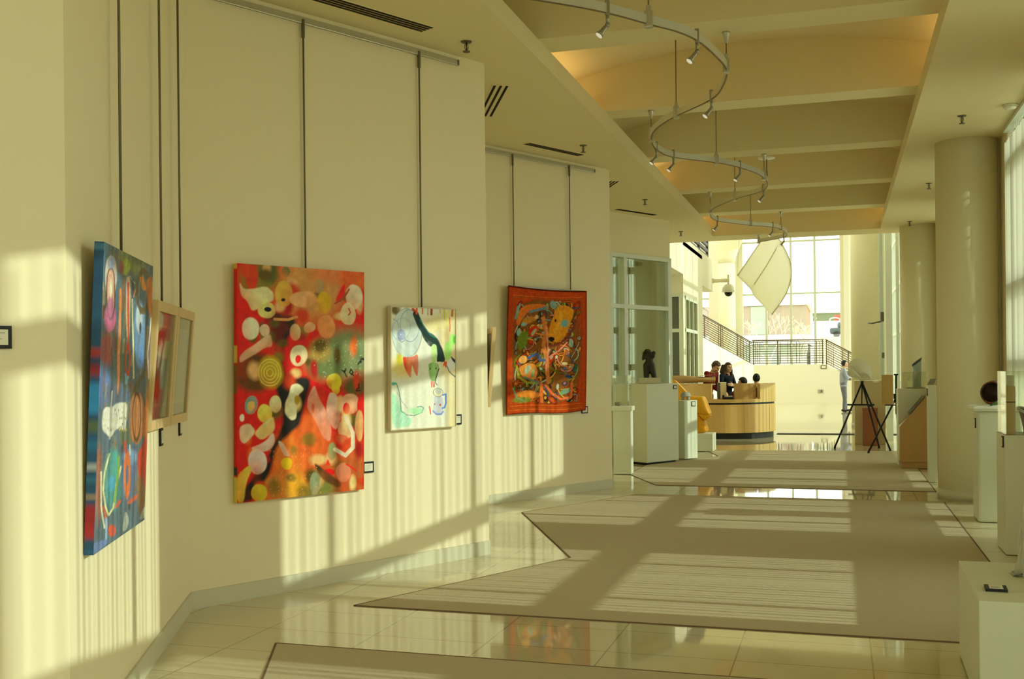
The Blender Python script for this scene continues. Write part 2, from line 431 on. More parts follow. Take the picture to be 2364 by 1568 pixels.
f.box(-7.2, 47.56, 4.55, -5.5, 47.67, 4.62); f.box(-6.3, 47.56, 1.2, -6.24, 47.67, 4.9)
wf = struct(f.build('window_22', MUL))
g = MB(); g.box(-4.03, 47.61, 1.3, .05, 47.62, 8.9); g.box(-7.2, 47.61, 1.2, -5.5, 47.62, 4.9); g.build('window_pane', GLASS, wf)
column(-4.65, 46.9, .36, 7.25, 'pale column with flared capital beside the tall end window', True)
column(.63, 28.4, .34, 9.4, 'round plaster column standing past the easels in the entrance hall')
# roof, with an unseen opening added to brighten the stair landing
mb = MB(); mb.box(-6.0, 22.2, 9.4, 2.05, 47.8, 9.6); mb.box(-9.5, 22.2, 9.4, -6.0, 25, 9.6); mb.box(-9.5, 46.5, 9.4, -6.0, 47.8, 9.6)
struct(mb.build('ceiling_atrium', CEIL))
mb = MB(); mb.box(XW, 27.3, 0, 2.05, 30.6, 9.4); struct(mb.build('wall_atrium_right', LITW))
# glazed wall of the entrance hall
f = MB(); x0, x1 = XW+.06, XW+.16; y = 22.25
while y < 47.4: f.box(x0, y-.04, 0, x1, y+.04, 9.4); y += 1.33
for z in (0, 1.05, 2.6, 4.17, 5.8, 7.4, 9.3): f.box(x0+.002, 22.2, z, x1-.002, 47.4, z+.1)
wf = struct(f.build('window_23', TRIMW))
g = MB(); g.box(XW+.105, 22.2, .02, XW+.112, 47.4, 9.35); g.build('window_pane', GLASS, wf)
bl = thing('vertical_blind', 'tall vertical blind vanes on the glazed wall of the entrance hall', 'blind', (XW, 26, 0))
v = MB()
for i in range(70):
    if 16 < i < 24: continue
    yc = -3.4+.1*i; t = R(16); dx, dy = .042*math.cos(t), .042*math.sin(t); v.add([(-dx, yc-dy, .05), (dx, yc+dy, .05), (dx, yc+dy, 9.2), (-dx, yc-dy, 9.2)], [(0, 1, 2, 3)])
v.build('vanes', BLIND, bl)
# draught lobby of the entrance door
f = MB()
f.box(.93, 23.42, 0, 1.06, 23.56, 5.2); f.box(.92, 27.0, 0, 1.02, 27.12, 5.2); f.box(.93, 23.56, 5.1, 1.02, 27.0, 5.2); f.box(.93, 23.56, 0, 1.02, 27, .12); f.box(1.06, 23.42, 5.1, 1.8, 23.56, 5.2)
f.box(1.14, 23.44, 0, 1.2, 23.54, 5.1)
d = struct(f.build('door_1', TRIMW))
g = MB(); g.box(.965, 23.56, .12, .975, 27.0, 5.1); g.build('door_pane', GLASS, d)
h = MB(); h.box(.86, 24.3, 2.52, .93, 24.62, 2.72); h.tube([(.88, 24.45, 2.52), (.70, 24.55, 2.49), (.62, 24.7, 2.5)], .018); h.build('door_closer', METALD, d)
h = MB(); h.box(.88, 24.3, 1.72, .93, 24.36, 1.84); h.box(.86, 24.3, .86, .93, 24.38, 1.08); h.build('door_handle', METALD, d)
mb = MB(); mb.box(-1.4, 25.1, .001, 1.7, 25.5, .006); struct(mb.build('trim_30', SLOT))
mb = MB(); mb.box(-1.4, 25.56, .001, 1.7, 25.66, .006); struct(mb.build('trim_31', METALD))

# landing and stairs at the far end
ZL = 1.63
mb = MB()
mb.box(-3.44, 45.65, 0, -.57, 47.1, ZL-.12); mb.box(-3.44, 45.5, 0, -.57, 45.65, ZL)
vs = [(-.57, 45.5, 0), (1.75, 45.5, 0), (1.75, 45.5, .35), (-.57, 45.5, ZL), (-.57, 45.65, 0), (1.75, 45.65, 0), (1.75, 45.65, .35), (-.57, 45.65, ZL)]
mb.add(vs, [(0, 1, 2, 3), (7, 6, 5, 4), (0, 4, 5, 1), (1, 5, 6, 2), (2, 6, 7, 3), (3, 7, 4, 0)])
struct(mb.build('wall_landing', LITW))
mb = MB()
for i in range(9): mb.box(-.57+.25*i, 45.65, 0, -.57+.25*(i+1), 47.1, ZL-.12-.165*(i+1))
struct(mb.build('trim_32', LITW))
mb = MB(); A, B = Vector((-3.44, 45.5, 0)), Vector((-7.2, 39.1, 0)); q = Vector((-.862, .506, 0))*.15; za, zb = ZL, 4.05
vs = [A, B, B+Vector((0, 0, zb)), A+Vector((0, 0, za)), A+q, B+q, B+q+Vector((0, 0, zb)), A+q+Vector((0, 0, za))]
mb.add(vs, [(0, 1, 2, 3), (7, 6, 5, 4), (0, 4, 5, 1), (1, 5, 6, 2), (2, 6, 7, 3), (3, 7, 4, 0)])
q9 = Vector((-.862, .506, 0))
for i in range(14):
    t0, t1 = i/14, (i+1)/14; a, b = A.lerp(B, t0)+q, A.lerp(B, t1)+q; z = ZL-.1+2.3*(i+1)/14
    mb.prism([a[:2], b[:2], (b+q9*1.5)[:2], (a+q9*1.5)[:2]], 0, z)
struct(mb.build('wall_stair', LITW))
def railing(path, h, label, group, bars=7, posts=(0, .25, .5, .75, 1), loc=(0, 0, 0), pr=.024, br=.017, grid_at=()):
    t = thing('railing', label, 'railing', path[0], 0, group); o = Vector(path[0]); pts = [Vector(p)-o for p in path]
    def at(u):
        L = [(pts[i+1]-pts[i]).length for i in range(len(pts)-1)]; s = u*sum(L)
        for i, l in enumerate(L):
            if s <= l+1e-6: return pts[i].lerp(pts[i+1], s/l)
            s -= l
        return pts[-1]
    m = MB(); m.tube([p+Vector((0, 0, h)) for p in pts], pr*1.2, 8); m.build('handrail', RAILM, t)
    for k in range(bars):
        z = h*(k+.5)/(bars+.4)+.02
        m = MB(); m.tube([p+Vector((0, 0, z)) for p in pts], br, 6); m.build('bar', RAILM, t)
    for u in posts:
        p = at(u); m = MB(); m.tube([p, p+Vector((0, 0, h))], pr, 8); m.build('post', RAILM, t)
    for u in grid_at:
        p = at(u); m = MB(); m.tube([p+Vector((0, 0, .05)), p+Vector((0, 0, h*.93))], br*.8, 6); m.build('upright', RAILM, t)
    return t
railing([(-3.5, 45.56, ZL), (-.6, 45.56, ZL)], 1.02, 'bronze bar railing running level along the landing before the end window', 'stair railings', 10, (0.02, .36, .98), grid_at=(.05, .08, .11, .40, .50, .54, .62, .66, .90, .94))
railing([(-.55, 45.56, ZL), (1.7, 45.56, .38)], 1.02, 'bronze bar railing sloping down from the landing towards the column', 'stair railings', 10, (0.02, .4, .8), grid_at=(.06, .1, .14, .3, .5, .6))
P0, P1 = (-3.52, 45.5, ZL), (-7.1, 39.4, 3.93)
railing([P0, P1], .95, 'bronze bar railing climbing along the white stair wall', 'stair railings', 10, (0.02, .14, .3, .45, .6, .8, 1), grid_at=(.05, .08, .11, .28, .32, .47))
RB = mat('balcony_bronze', (.05, .03, .02), .5, .3)
t = thing('railing', 'dark slatted balcony railing high up under the gallery ceiling edge', 'railing', (-3.58, 24.9, 4.6))
for k in range(6):
    m = MB(); m.box(-.03, 0, .06+.17*k, .03, 5.75, .15+.17*k); m.build('slat', RB, t)
for y in (0, 1.9, 3.8, 5.7):
    m = MB(); m.box(-.035, y-.05, 0, .035, y+.05, 1.12); m.build('post', RB, t)
t = thing('security_camera', 'white dome security camera on a bracket at the balcony end', 'camera', (-3.41, 30.6, 4.02))
m = MB(); m.box(-.018, -.06, -.07, .02, .06, .07); m.tube([(0, 0, 0), (.45, -.02, 0)], .055, 10); m.tube([(.42, -.02, .16), (.42, -.02, -.1)], .028, 8); m.build('bracket', LITW, t)
m = MB(); m.lathe([(.02, 0), (.10, -.02), (.17, -.10), (.185, -.22), (.16, -.24)], n=24); o = m.build('housing', mat('camera_white', (.75, .74, .65), .4, .4), t); o.location = (.42, -.02, -.1)
m = MB(); m.ell((.42, -.02, -.34), (.115, .115, .12)); m.build('dome', BLACK, t)

# ---------------------------------------------------------------- sail sculpture hung in the entrance hall
def sail():
    Y = 30.0
    t = thing('hanging_sail', 'translucent white fabric sail sculpture hung before the tall end window', 'sculpture', (-2.1, Y, 3.0))
    k = (Y*.9555+.6)/2450*1.0
    def W(px, py, dy=0): return Vector(((px-1775)*k*1.02, dy, (735-py)*k-.02))
    T_, L_, B_ = W(1800, 535), W(1727, 642), W(1803, 735)
    def rim(u):   # curved edge from the top to the bottom tip
        P = [W(1800, 535), W(1826, 572), W(1846, 625), W(1838, 680), W(1803, 735)]
        s = u*(len(P)-1); i = min(int(s), len(P)-2); f = s-i
        p0, p1, p2, p3 = P[max(i-1, 0)], P[i], P[i+1], P[min(i+2, len(P)-1)]
        return .5*((2*p1)+(p2-p0)*f+(2*p0-5*p1+4*p2-p3)*f*f+(3*p1-p0-3*p2+p3)*f**3)
    def low(u): # straight edge from the top to the corner, then notch, then bottom tip
        P = [(0, W(1800, 535)), (.42, W(1727, 642)), (.62, W(1757, 675)), (.66, W(1762, 688)), (1, W(1803, 735))]
        for (a, p), (b, q) in zip(P, P[1:]):
            if u <= b+1e-9: return p.lerp(q, (u-a)/(b-a))
        return P[-1][1]
    fab = bpy.data.materials.new('sail_cloth'); fab.use_nodes = True; nt = fab.node_tree; b = nt.nodes['Principled BSDF']
    b.inputs['Base Color'].default_value = (.92, .91, .82, 1); b.inputs['Roughness'].default_value = .7
    tr = nt.nodes.new('ShaderNodeBsdfTranslucent'); tr.inputs['Color'].default_value = (.95, .94, .84, 1); mx = nt.nodes.new('ShaderNodeMixShader'); mx.inputs[0].default_value = .6
    nt.links.new(b.outputs[0], mx.inputs[1]); nt.links.new(tr.outputs[0], mx.inputs[2]); nt.links.new(mx.outputs[0], nt.nodes['Material Output'].inputs['Surface'])
    m = MB(); m.grid(lambda u, v: low(v).lerp(rim(v), u)+Vector((0, .22*math.sin(math.pi*u)*math.sin(math.pi*v)-.1*u, 0)), 16, 40); o = m.build('cloth', fab, t); solidify(o, .006)
    sp = mat('sail_spar', (.55, .52, .34), .5, .3)
    m = MB(); m.tube([rim(i/30)+Vector((0, -.1, 0)) for i in range(31)], .016, 6); m.build('spar', sp, t)
    m = MB(); m.tube([low(i/20*.42) for i in range(21)], .014, 6); m.build('spar', sp, t)
    m = MB(); m.tube([W(1757, 673, .08), W(1790, 622, .14), W(1822, 568, -.02)], .014, 6); m.build('spar', sp, t)
    m = MB(); m.tube([T_, T_+Vector((0, 0, 3.8))], .006, 5); m.tube([L_, L_+Vector((.3, 0, 5.0))], .004, 5); m.build('suspension_wire', sp, t)
sail()

# ---------------------------------------------------------------- street beyond the end window
PAV = mat('pavement', (.62, .60, .50), .9, .1, var=.08, scale=.6)
mb = MB(); mb.box(-160, -60, -.4, 160, 260, -.2); struct(mb.build('ground', PAV))
BRK = brick_mat('pale_brick', (.30, .18, .13), (.27, .16, .11), (.36, .27, .22), .6, .2, .02, .9, .1, .5)
BW = mat('band_white', (.80, .80, .72), .8, .1); GAR = mat('garage_green', (.40, .44, .36), .7, .2); GREYP = mat('grey_panel', (.34, .36, .32), .7, .2)
t = thing('building', 'pale brick building with white bands across the street outside', 'building', (-14, 85, -.2))
m = MB(); m.box(-11, 0, 4.2, 11.6, 12, 6.5); m.build('brick_wall', BRK, t)
m = MB(); m.box(-11.2, -.2, 6.5, 11.8, 12.2, 7.3); m.build('roof_band', BW, t)
m = MB(); m.box(-11.2, -.3, 3.45, 11.8, 12, 4.2); m.build('lower_band', BW, t)
m = MB(); m.box(-11, .1, 0, 11.6, 11, 3.45); m.build('ground_floor', GAR, t)
m = MB(); m.box(7.4, -.06, 4.25, 8.7, 0, 6.45); m.build('grey_panel', GREYP, t)
for x in (2.0, 4.6, 7.2, 9.6):
    m = MB(); m.box(x, .02, 0, x+2.0, .1, 2.5); m.build('garage_door', mat('garage_door', (.66, .67, .56), .7, .2), t)
m = MB(); m.box(8.9, -.02, 0, 9.5, .1, 2.9); m.build('entrance_door', mat('blue_grey_door', (.38, .40, .42), .7, .2), t)
t = thing('building', 'low distant building with a dark green band beyond the hill', 'building', (2.5, 110, -.2))
m = MB(); m.box(-5, 0, 6.2, 8, 8, 7.05); m.build('green_band', mat('green_band', (.17, .19, .12), .8, .1), t)
m = MB(); m.box(-5.2, -.2, 7.0, 8.2, 8, 7.5); m.box(-5.2, -.2, 0, 8.2, 8, 6.2); m.build('wall', BW, t)
mb = MB(); mb.prism([(-1.2, 66), (6, 66), (6, 100), (-2.2, 100)], -.3, 3.3); struct(mb.build('hill', mat('dry_bank', (.60, .52, .36), .9, .1, var=.2, scale=2)))
t = thing('car', 'dark parked car on the bank outside the end window', 'car', (.55, 69, 3.3))
m = MB()
m.box(-1.1, -.4, .22, 1.1, .5, .62, .12); m.box(-.65, -.36, .55, .7, .46, .98, .16); m.build('body', mat('car_dark', (.06, .08, .09), .3, .5), t)
for x in (-.7, .7):
    m = MB(); m.tube([(x, -.44, .2), (x, -.2, .2)], .2, 14); m.build('wheel', BLACK, t)
t = thing('street_sign', 'red and white sign standing on the bank outside', 'sign', (.25, 67.5, 3.3))
m = MB(); m.tube([(0, 0, 0), (0, 0, 1.2)], .04, 8); m.build('post', BW, t)
m = MB(); m.box(-.5, -.03, 1.0, .35, .03, 1.35, .02); m.build('red_board', mat('sign_red', (.62, .08, .06), .6, .2), t)
m = MB(); m.tube([(-.5+.3*math.cos(a*.3), -.06, 1.05+.13*math.sin(a*.3)) for a in range(21)], .035, 6); m.build('white_ring', BW, t)
def tree(x, y, h, seed, label):
    rr = random.Random(seed); t = thing('bare_tree', label, 'tree', (x, y, -.2)); BK = mat('pale_bark', (.62, .58, .46), .9, .1)
    m = MB(); tip = []
    def br(p, d, l, r, lev):
        q = p+d*l; m.tube([p, p.lerp(q, .5)+Vector((rr.uniform(-.05, .05)*l, rr.uniform(-.05, .05)*l, 0)), q], [r, r*.8, r*.6], 5)
        if lev == 0: tip.append(q); return
        for _ in range(3 if lev > 1 else 4):
            nd = (d+Vector((rr.uniform(-.7, .7), rr.uniform(-.7, .7), rr.uniform(-.1, .5)))).normalized(); br(q, nd, l*rr.uniform(.6, .8), r*.55, lev-1)
    br(Vector((0, 0, 0)), Vector((0, 0, 1)), h*.3, .09, 4); m.build('trunk', BK, t)
    lf = MB()
    for q in tip:
        if rr.random() < .16: lf.ell(q, (.035, .035, .03), 6, 4)
    lf.build('leaves', mat('yellow_leaf', (.72, .60, .20), .8, .1), t)
tree(-2.0, 60, 5.2, 3, 'bare pale tree just outside the end window near the bank')
tree(-3.9, 64, 6.0, 5, 'bare tree with yellow leaves before the brick building')
t = thing('wall_label', 'small framed notice on top edge of the landing wall', 'sign', (-.62, 45.49, 1.50))
m = MB(); m.box(-.12, -.02, -.06, .12, 0, .09); m.build('frame', mat('label_frame', (.2, .17, .1), .5, .3), t)
m = MB(); m.box(-.08, -.026, -.03, .08, -.02, .06); m.build('card', CARD, t)
t = thing('wall_outlet', 'small wall outlet low on the landing wall', 'outlet', (-.75, 45.49, .52))
m = MB(); m.box(-.1, -.02, -.07, .1, 0, .07); m.build('plate', METAL, t); m = MB(); m.box(.0, -.04, -.05, .06, -.02, .05); m.build('socket', METALD, t)
# ---------------------------------------------------------------- paintings: pigment laid per vertex of a finely divided canvas
LV = np.array([.62, .58, .42])
def pig(c): return np.clip(np.array(lin(c))/LV, 0.004, .88)
def homog(quad):
    A = []; b = []
    for (u, v), (x, y) in zip(((0, 0), (1, 0), (1, 1), (0, 1)), quad):
        A += [[u, v, 1, 0, 0, 0, -u*x, -v*x], [0, 0, 0, u, v, 1, -u*y, -v*y]]; b += [x, y]
    return np.append(np.linalg.solve(np.array(A, float), np.array(b, float)), 1).reshape(3, 3)
class Paint:
    def __init__(s, quad, nu, nv, bg, seed=1):
        s.nu, s.nv = nu, nv
        u, v = np.meshgrid(np.linspace(0, 1, nu+1), np.linspace(0, 1, nv+1)); s.u, s.v = u, v
        H = homog(quad); w = H[2, 0]*u+H[2, 1]*v+H[2, 2]
        s.x = (H[0, 0]*u+H[0, 1]*v+H[0, 2])/w; s.y = (H[1, 0]*u+H[1, 1]*v+H[1, 2])/w
        s.c = np.ones(u.shape+(3,))*pig(bg); s.rs = np.random.RandomState(seed)
        s.wx = s.noise(14)*1.0; s.wy = s.noise(14)*1.0
    def noise(s, n, stretch=1.0):
        k = s.rs.rand(int(n*stretch)+2, n+2); x = s.u*n; y = s.v*int(n*stretch)
        i = np.minimum(x.astype(int), n); j = np.minimum(y.astype(int), int(n*stretch)); fx = x-i; fy = y-j
        fx = fx*fx*(3-2*fx); fy = fy*fy*(3-2*fy)
        return (k[j, i]*(1-fx)+k[j, i+1]*fx)*(1-fy)+(k[j+1, i]*(1-fx)+k[j+1, i+1]*fx)*fy-.5
    def mix(s, a, col, tex=.10):
        a = np.clip(a, 0, 1)[..., None]; s.c = s.c*(1-a)+pig(col)*a
    def ell(s, cx, cy, rx, ry, col, soft=.09, ang=0, warp=10):
        x = s.x+s.wx*warp-cx; y = s.y+s.wy*warp-cy; t = math.radians(ang)
        xx = x*math.cos(t)+y*math.sin(t); yy = -x*math.sin(t)+y*math.cos(t)
        r = np.sqrt((xx/rx)**2+(yy/ry)**2); al = np.clip((1-r)/soft+.5, 0, 1)*s.brush()
        if s.grad is not None and min(rx, ry) > 18 and soft < .5: s.mix2(al, col, np.clip(.12+.45*(xx/rx*s.rs.uniform(-1, 1)+yy/ry*s.rs.uniform(.1, 1))+.5*s.wx, 0, .72))
        else: s.mix(al, col)
    def ring(s, cx, cy, rx, ry, w, col, ang=0):
        x = s.x+s.wx*5-cx; y = s.y+s.wy*5-cy; t = math.radians(ang)
        xx = x*math.cos(t)+y*math.sin(t); yy = -x*math.sin(t)+y*math.cos(t)
        r = np.sqrt((xx/rx)**2+(yy/ry)**2); s.mix(.5+(w/2-np.abs(r-1)*min(rx, ry))/3, col)
    grad = None
    def mix2(s, a, col, g):
        a = np.clip(a, 0, 1)[..., None]; g = g[..., None]; tgt = pig(col)*(1-g)+(pig(s.grad)*.55+s.c*.45)*g; s.c = s.c*(1-a)+tgt*a
    def brush(s): return np.clip(1.02+.6*s.noise(7)+.2*s.noise(30), .6, 1)
    def poly(s, pts, col, soft=7, warp=8):
        P = [np.array(p, float) for p in pts]
        for _ in range(2):
            P = [q for a, b in zip(P, P[1:]+P[:1]) for q in (a*.8+b*.2, a*.2+b*.8)]
        x = s.x+s.wx*warp; y = s.y+s.wy*warp; ins = np.zeros(x.shape, bool); d = np.full(x.shape, 1e9)
        for a, b in zip(P, P[1:]+P[:1]):
            ab = b-a; L = ab@ab+1e-9; t = np.clip(((x-a[0])*ab[0]+(y-a[1])*ab[1])/L, 0, 1)
            d = np.minimum(d, np.hypot(x-a[0]-t*ab[0], y-a[1]-t*ab[1]))
            c = ((a[1] > y) != (b[1] > y)) & (x < (b[0]-a[0])*(y-a[1])/(b[1]-a[1]+1e-12)+a[0]); ins ^= c
        al = np.clip(.5+np.where(ins, d, -d)/soft, 0, 1)*s.brush(); A = np.array(pts, float); lo, hi = A.min(0), A.max(0)
        if s.grad is not None: s.mix2(al, col, np.clip(.1+.5*((s.y-lo[1])/(hi[1]-lo[1])*s.rs.uniform(0, 1)+(s.x-lo[0])/(hi[0]-lo[0])*s.rs.uniform(-.6, .6))+.5*s.wx, 0, .7))
        else: s.mix(al, col)
    def line(s, pts, w, col, soft=3, warp=5):
        x = s.x+s.wx*warp; y = s.y+s.wy*warp; d = np.full(x.shape, 1e9)
        for a, b in zip(pts, pts[1:]):
            a = np.array(a, float); ab = np.array(b, float)-a; L = ab@ab+1e-9
            t = np.clip(((x-a[0])*ab[0]+(y-a[1])*ab[1])/L, 0, 1); d = np.minimum(d, np.hypot(x-a[0]-t*ab[0], y-a[1]-t*ab[1]))
        s.mix(.5+(w/2-d)/soft, col)
    def rough(s, amt=.12, n=40, stretch=1.5):
        s.c = np.clip(s.c*(1+amt*2*s.noise(n, stretch)[..., None]+amt*s.noise(n*3, stretch)[..., None]), .003, .9)
def canvas(name, w, h, t, P, side=None, back=None):
    """painted canvas: front at y=-t, local x along the wall, z up, origin at the bottom corner on the wall"""
    vs = []; fs = []; cs = []
    X = P.u*w; Z = h-P.v*h; nu, nv = P.nu, P.nv
    vs += list(zip(X.ravel(), np.full(X.size, -t), Z.ravel())); cs.append(P.c.reshape(-1, 3))
    for j in range(nv):
        for i in range(nu): a = j*(nu+1)+i; fs.append((a+nu+1, a+nu+2, a+1, a))
    def strip(front, col, axis):   # wrapped edge
        o = len(vs)
        n = len(front); k = 1
        for p in front: vs.append((p[0], -t, p[2]))
        for p in front: vs.append((p[0], 0, p[2]))
        cs.append(np.concatenate([col, col]))
        for i in range(n-1): fs.append((o+i, o+i+1, o+n+i+1, o+n+i) if axis else (o+n+i, o+n+i+1, o+i+1, o+i))
    L = [(0, 0, z) for z in Z[:, 0]]
    strip(L, side if side is not None else P.c[:, 0], 1)
    strip([(w, 0, z) for z in Z[:, -1]], P.c[:, -1], 0)
    strip([(x, 0, h) for x in X[0]], P.c[0], 0)
    strip([(x, 0, 0) for x in X[-1]], P.c[-1], 1)
    o = len(vs); vs.extend([(0, 0, 0), (w, 0, 0), (w, 0, h), (0, 0, h)]); cs.append(np.ones((4, 3))*.5); fs.append((o, o+1, o+2, o+3))
    me = bpy.data.meshes.new(name); me.from_pydata(vs, [], fs)
    at = me.color_attributes.new('paint', 'FLOAT_COLOR', 'POINT'); c4 = np.ones((len(vs), 4)); c4[:, :3] = np.concatenate(cs)
    at.data.foreach_set('color', c4.ravel()); me.update(); return me
def hang(name, label, wall, s0, z0, tilt_top=0.0, t0=.0, h=1.0, cat='painting', group=None):
    l, a, L = wall
    o = thing(name, label, cat, (l[0]+math.cos(a)*s0+math.sin(a)*t0, l[1]+math.sin(a)*s0-math.cos(a)*t0, z0), a, group)
    o.rotation_euler = (math.atan2(tilt_top, h), 0, a); return o
def link(me, name, m, parent):
    o = bpy.data.objects.new(name, me); C.objects.link(o); me.materials.append(m); o.parent = parent; return o
PAINT = paint_mat('oil_paint', .5, .18); CLOTHP = paint_mat('dyed_cloth', .9, .05); PRINT = paint_mat('print_paint', .4)
def crop(q, ox, oy, k): return [((x-ox)*k, (y-oy)*k) for x, y in q]

# red and olive abstract
K = 2.528
P = Paint([(138, 113), (857, 172), (847, 1437), (108, 1518)], 210, 330, (188, 42, 24), 3)
for a in ((560, 260, 200, 190, (178, 128, 66), .7), (700, 150, 120, 90, (190, 110, 60), .6), (800, 200, 80, 80, (205, 85, 35), .5), (260, 200, 110, 90, (120, 105, 40), .6), (315, 160, 55, 70, (80, 85, 40), .6),
          (760, 640, 165, 150, (112, 124, 78), .6), (640, 690, 120, 100, (98, 108, 62), .7), (600, 620, 60, 60, (150, 120, 50), .8), (225, 745, 130, 115, (92, 62, 20), .35), (800, 830, 70, 50, (88, 80, 36), .6),
          (430, 1310, 120, 230, (196, 106, 40), .5), (340, 1430, 120, 90, (186, 112, 46), .6), (730, 1310, 150, 190, (178, 82, 40), .6), (550, 1130, 90, 170, (196, 90, 38), .5), (800, 1340, 70, 120, (170, 86, 42), .6), (590, 1440, 100, 60, (108, 110, 50), .6), (450, 1440, 60, 100, (196, 140, 40), .7)):
    P.ell(*a)
P.poly([(280, 390), (350, 395), (460, 420), (470, 470), (420, 540), (395, 600), (385, 680), (395, 750), (440, 780), (520, 770), (545, 800), (530, 880), (500, 960), (480, 1060), (420, 1110), (370, 1150), (340, 1200), (300, 1340), (250, 1420), (200, 1500), (110, 1520), (150, 1420), (230, 1330), (290, 1240), (330, 1150), (380, 1060), (375, 950), (350, 860), (330, 760), (350, 640), (340, 560), (300, 470)], (44, 42, 16), 22)
rb = random.Random(8)
for _ in range(70): P.ell(rb.uniform(130, 850), rb.uniform(130, 1500), rb.uniform(14, 46), rb.uniform(20, 60), rb.choice([(206, 96, 40), (150, 40, 20), (120, 96, 36), (214, 150, 90), (176, 60, 30), (90, 74, 30), (206, 168, 100)]), .7)
P.grad = (196, 104, 44)
P.poly([(175, 130), (250, 120), (255, 190), (240, 270), (210, 280), (185, 220)], (196, 40, 22))
P.ell(315, 745, 72, 95, (172, 144, 28), .3)
for r in (18, 34, 50, 64): P.ring(312, 745, r, r*1.2, 4, (210, 196, 90))
P.poly([(145, 215), (170, 260), (230, 260), (300, 245), (345, 290), (340, 330), (280, 350), (260, 370), (215, 390), (195, 330), (160, 300)], (214, 206, 130), 8)
for a in ((300, 385, 52, 48, (200, 190, 105)), (305, 382, 22, 14, (36, 32, 18)), (400, 290, 50, 75, (186, 150, 60)), (397, 325, 12, 10, (40, 32, 18)), (627, 345, 42, 62, (186, 150, 25)), (510, 320, 80, 44, (196, 146, 90)), (415, 165, 22, 32, (96, 104, 56)),
          (800, 310, 50, 70, (222, 186, 146)), (765, 410, 45, 62, (222, 198, 138)), (205, 490, 48, 65, (226, 196, 150)), (285, 500, 30, 35, (200, 170, 130)), (462, 512, 32, 48, (222, 160, 110)), (545, 485, 34, 32, (222, 150, 100)), (640, 480, 50, 70, (204, 130, 70)),
          (482, 648, 50, 62, (226, 190, 140)), (478, 668, 16, 24, (190, 36, 20)), (600, 250, 30, 40, (150, 130, 80)), (680, 800, 42, 48, (196, 178, 44)), (688, 840, 22, 34, (196, 178, 44)), (200, 935, 38, 55, (96, 140, 122)), (198, 942, 22, 30, (196, 160, 80)), (343, 930, 34, 50, (214, 190, 130)),
          (770, 930, 55, 60, (222, 150, 110)), (752, 955, 20, 34, (190, 36, 22)), (832, 945, 22, 60, (200, 30, 18)), (740, 1085, 42, 60, (190, 162, 108)), (822, 1060, 25, 90, (210, 150, 90)), (280, 985, 42, 55, (196, 182, 72)), (150, 1010, 14, 22, (220, 200, 170)), (230, 1270, 52, 75, (222, 178, 158)), (235, 1455, 45, 52, (180, 160, 40)),
          (400, 1280, 34, 36, (212, 164, 30)), (645, 1335, 30, 20, (196, 30, 18)), (725, 1335, 45, 60, (196, 118, 84)), (660, 1210, 24, 50, (130, 130, 80)), (560, 1400, 30, 70, (120, 130, 90))): P.ell(*a)
P.line([(345, 435), (420, 440), (470, 425)], 16, (186, 130, 70)); P.line([(768, 380), (778, 400), (766, 414)], 7, (170, 30, 20)); P.line([(690, 350), (740, 320), (770, 270)], 10, (140, 70, 40))
P.poly([(690, 330), (735, 240), (750, 250), (740, 310), (700, 345)], (196, 34, 20))
P.poly([(140, 640), (230, 580), (320, 510), (335, 595), (290, 600), (200, 655), (140, 690)], (222, 168, 126))
P.poly([(430, 820), (470, 808), (508, 845), (470, 880), (465, 910), (460, 1020), (430, 1030), (390, 985), (400, 920), (420, 880)], (220, 190, 140)); P.ell(462, 910, 15, 28, (160, 130, 40), .4)
P.poly([(530, 790), (575, 800), (650, 840), (655, 880), (640, 980), (590, 900)], (194, 34, 20))
P.poly([(565, 810), (590, 880), (640, 990), (668, 1080), (650, 1160), (610, 1120), (560, 1010), (522, 950), (530, 890)], (222, 138, 108)); P.poly([(552, 925), (566, 930), (566, 990), (554, 975)], (190, 40, 24))
P.poly([(650, 860), (690, 870), (705, 940), (718, 1010), (690, 1090), (650, 1040), (632, 960)], (226, 172, 142))
P.poly([(665, 1100), (760, 1120), (775, 1180), (730, 1220), (680, 1180)], (186, 46, 28))
P.line([(745, 1010), (785, 1100), (785, 1190), (740, 1235), (680, 1200)], 22, (226, 178, 142))
P.poly([(250, 1060), (330, 990), (338, 1080), (260, 1145), (215, 1100)], (215, 200, 112)); P.poly([(133, 1060), (190, 1040), (230, 1090), (160, 1170), (135, 1140)], (222, 184, 140))
P.poly([(190, 1190), (280, 1150), (325, 1085), (338, 1160), (300, 1205), (230, 1215)], (226, 190, 165)); P.poly([(350, 1140), (385, 1160), (425, 1240), (385, 1235)], (212, 204, 160))
P.poly([(108, 1360), (180, 1290), (205, 1310), (160, 1390), (150, 1512), (108, 1515)], (190, 170, 60)); P.poly([(640, 1250), (657, 1297), (623, 1292)], (198, 28, 16)); P.line([(745, 1285), (800, 1325)], 10, (200, 50, 34))
P.poly([(550, 1270), (600, 1310), (700, 1390), (722, 1420), (690, 1432), (600, 1380)], (56, 50, 24), 10)
rr = random.Random(4)
for (x, y) in ((752, 770), (790, 745), (820, 700), (838, 665), (830, 850)):
    q = [(x, y)]
    for _ in range(6): q.append((q[-1][0]+rr.uniform(-16, 16), q[-1][1]+rr.uniform(-22, 22)))
    P.line(q, 7, (26, 26, 18))
for _ in range(70): P.ell(rr.uniform(560, 840), rr.uniform(560, 770), 2.2, 2.8, (160, 172, 120), .8)
for _ in range(80): P.ell(rr.uniform(300, 600), rr.uniform(1200, 1480), 2.4, 3, (214, 140, 90), .8)
P.c = np.clip((P.c-.03)*1.0, .004, .9)*np.array([.98, .90, .78])
P.rough(.12, 30, 1.5)
sd = Paint([(115, 113), (138, 113), (138, 1518), (115, 1518)], 1, 330, (180, 30, 20), 5); sd.y = sd.v*1400+115
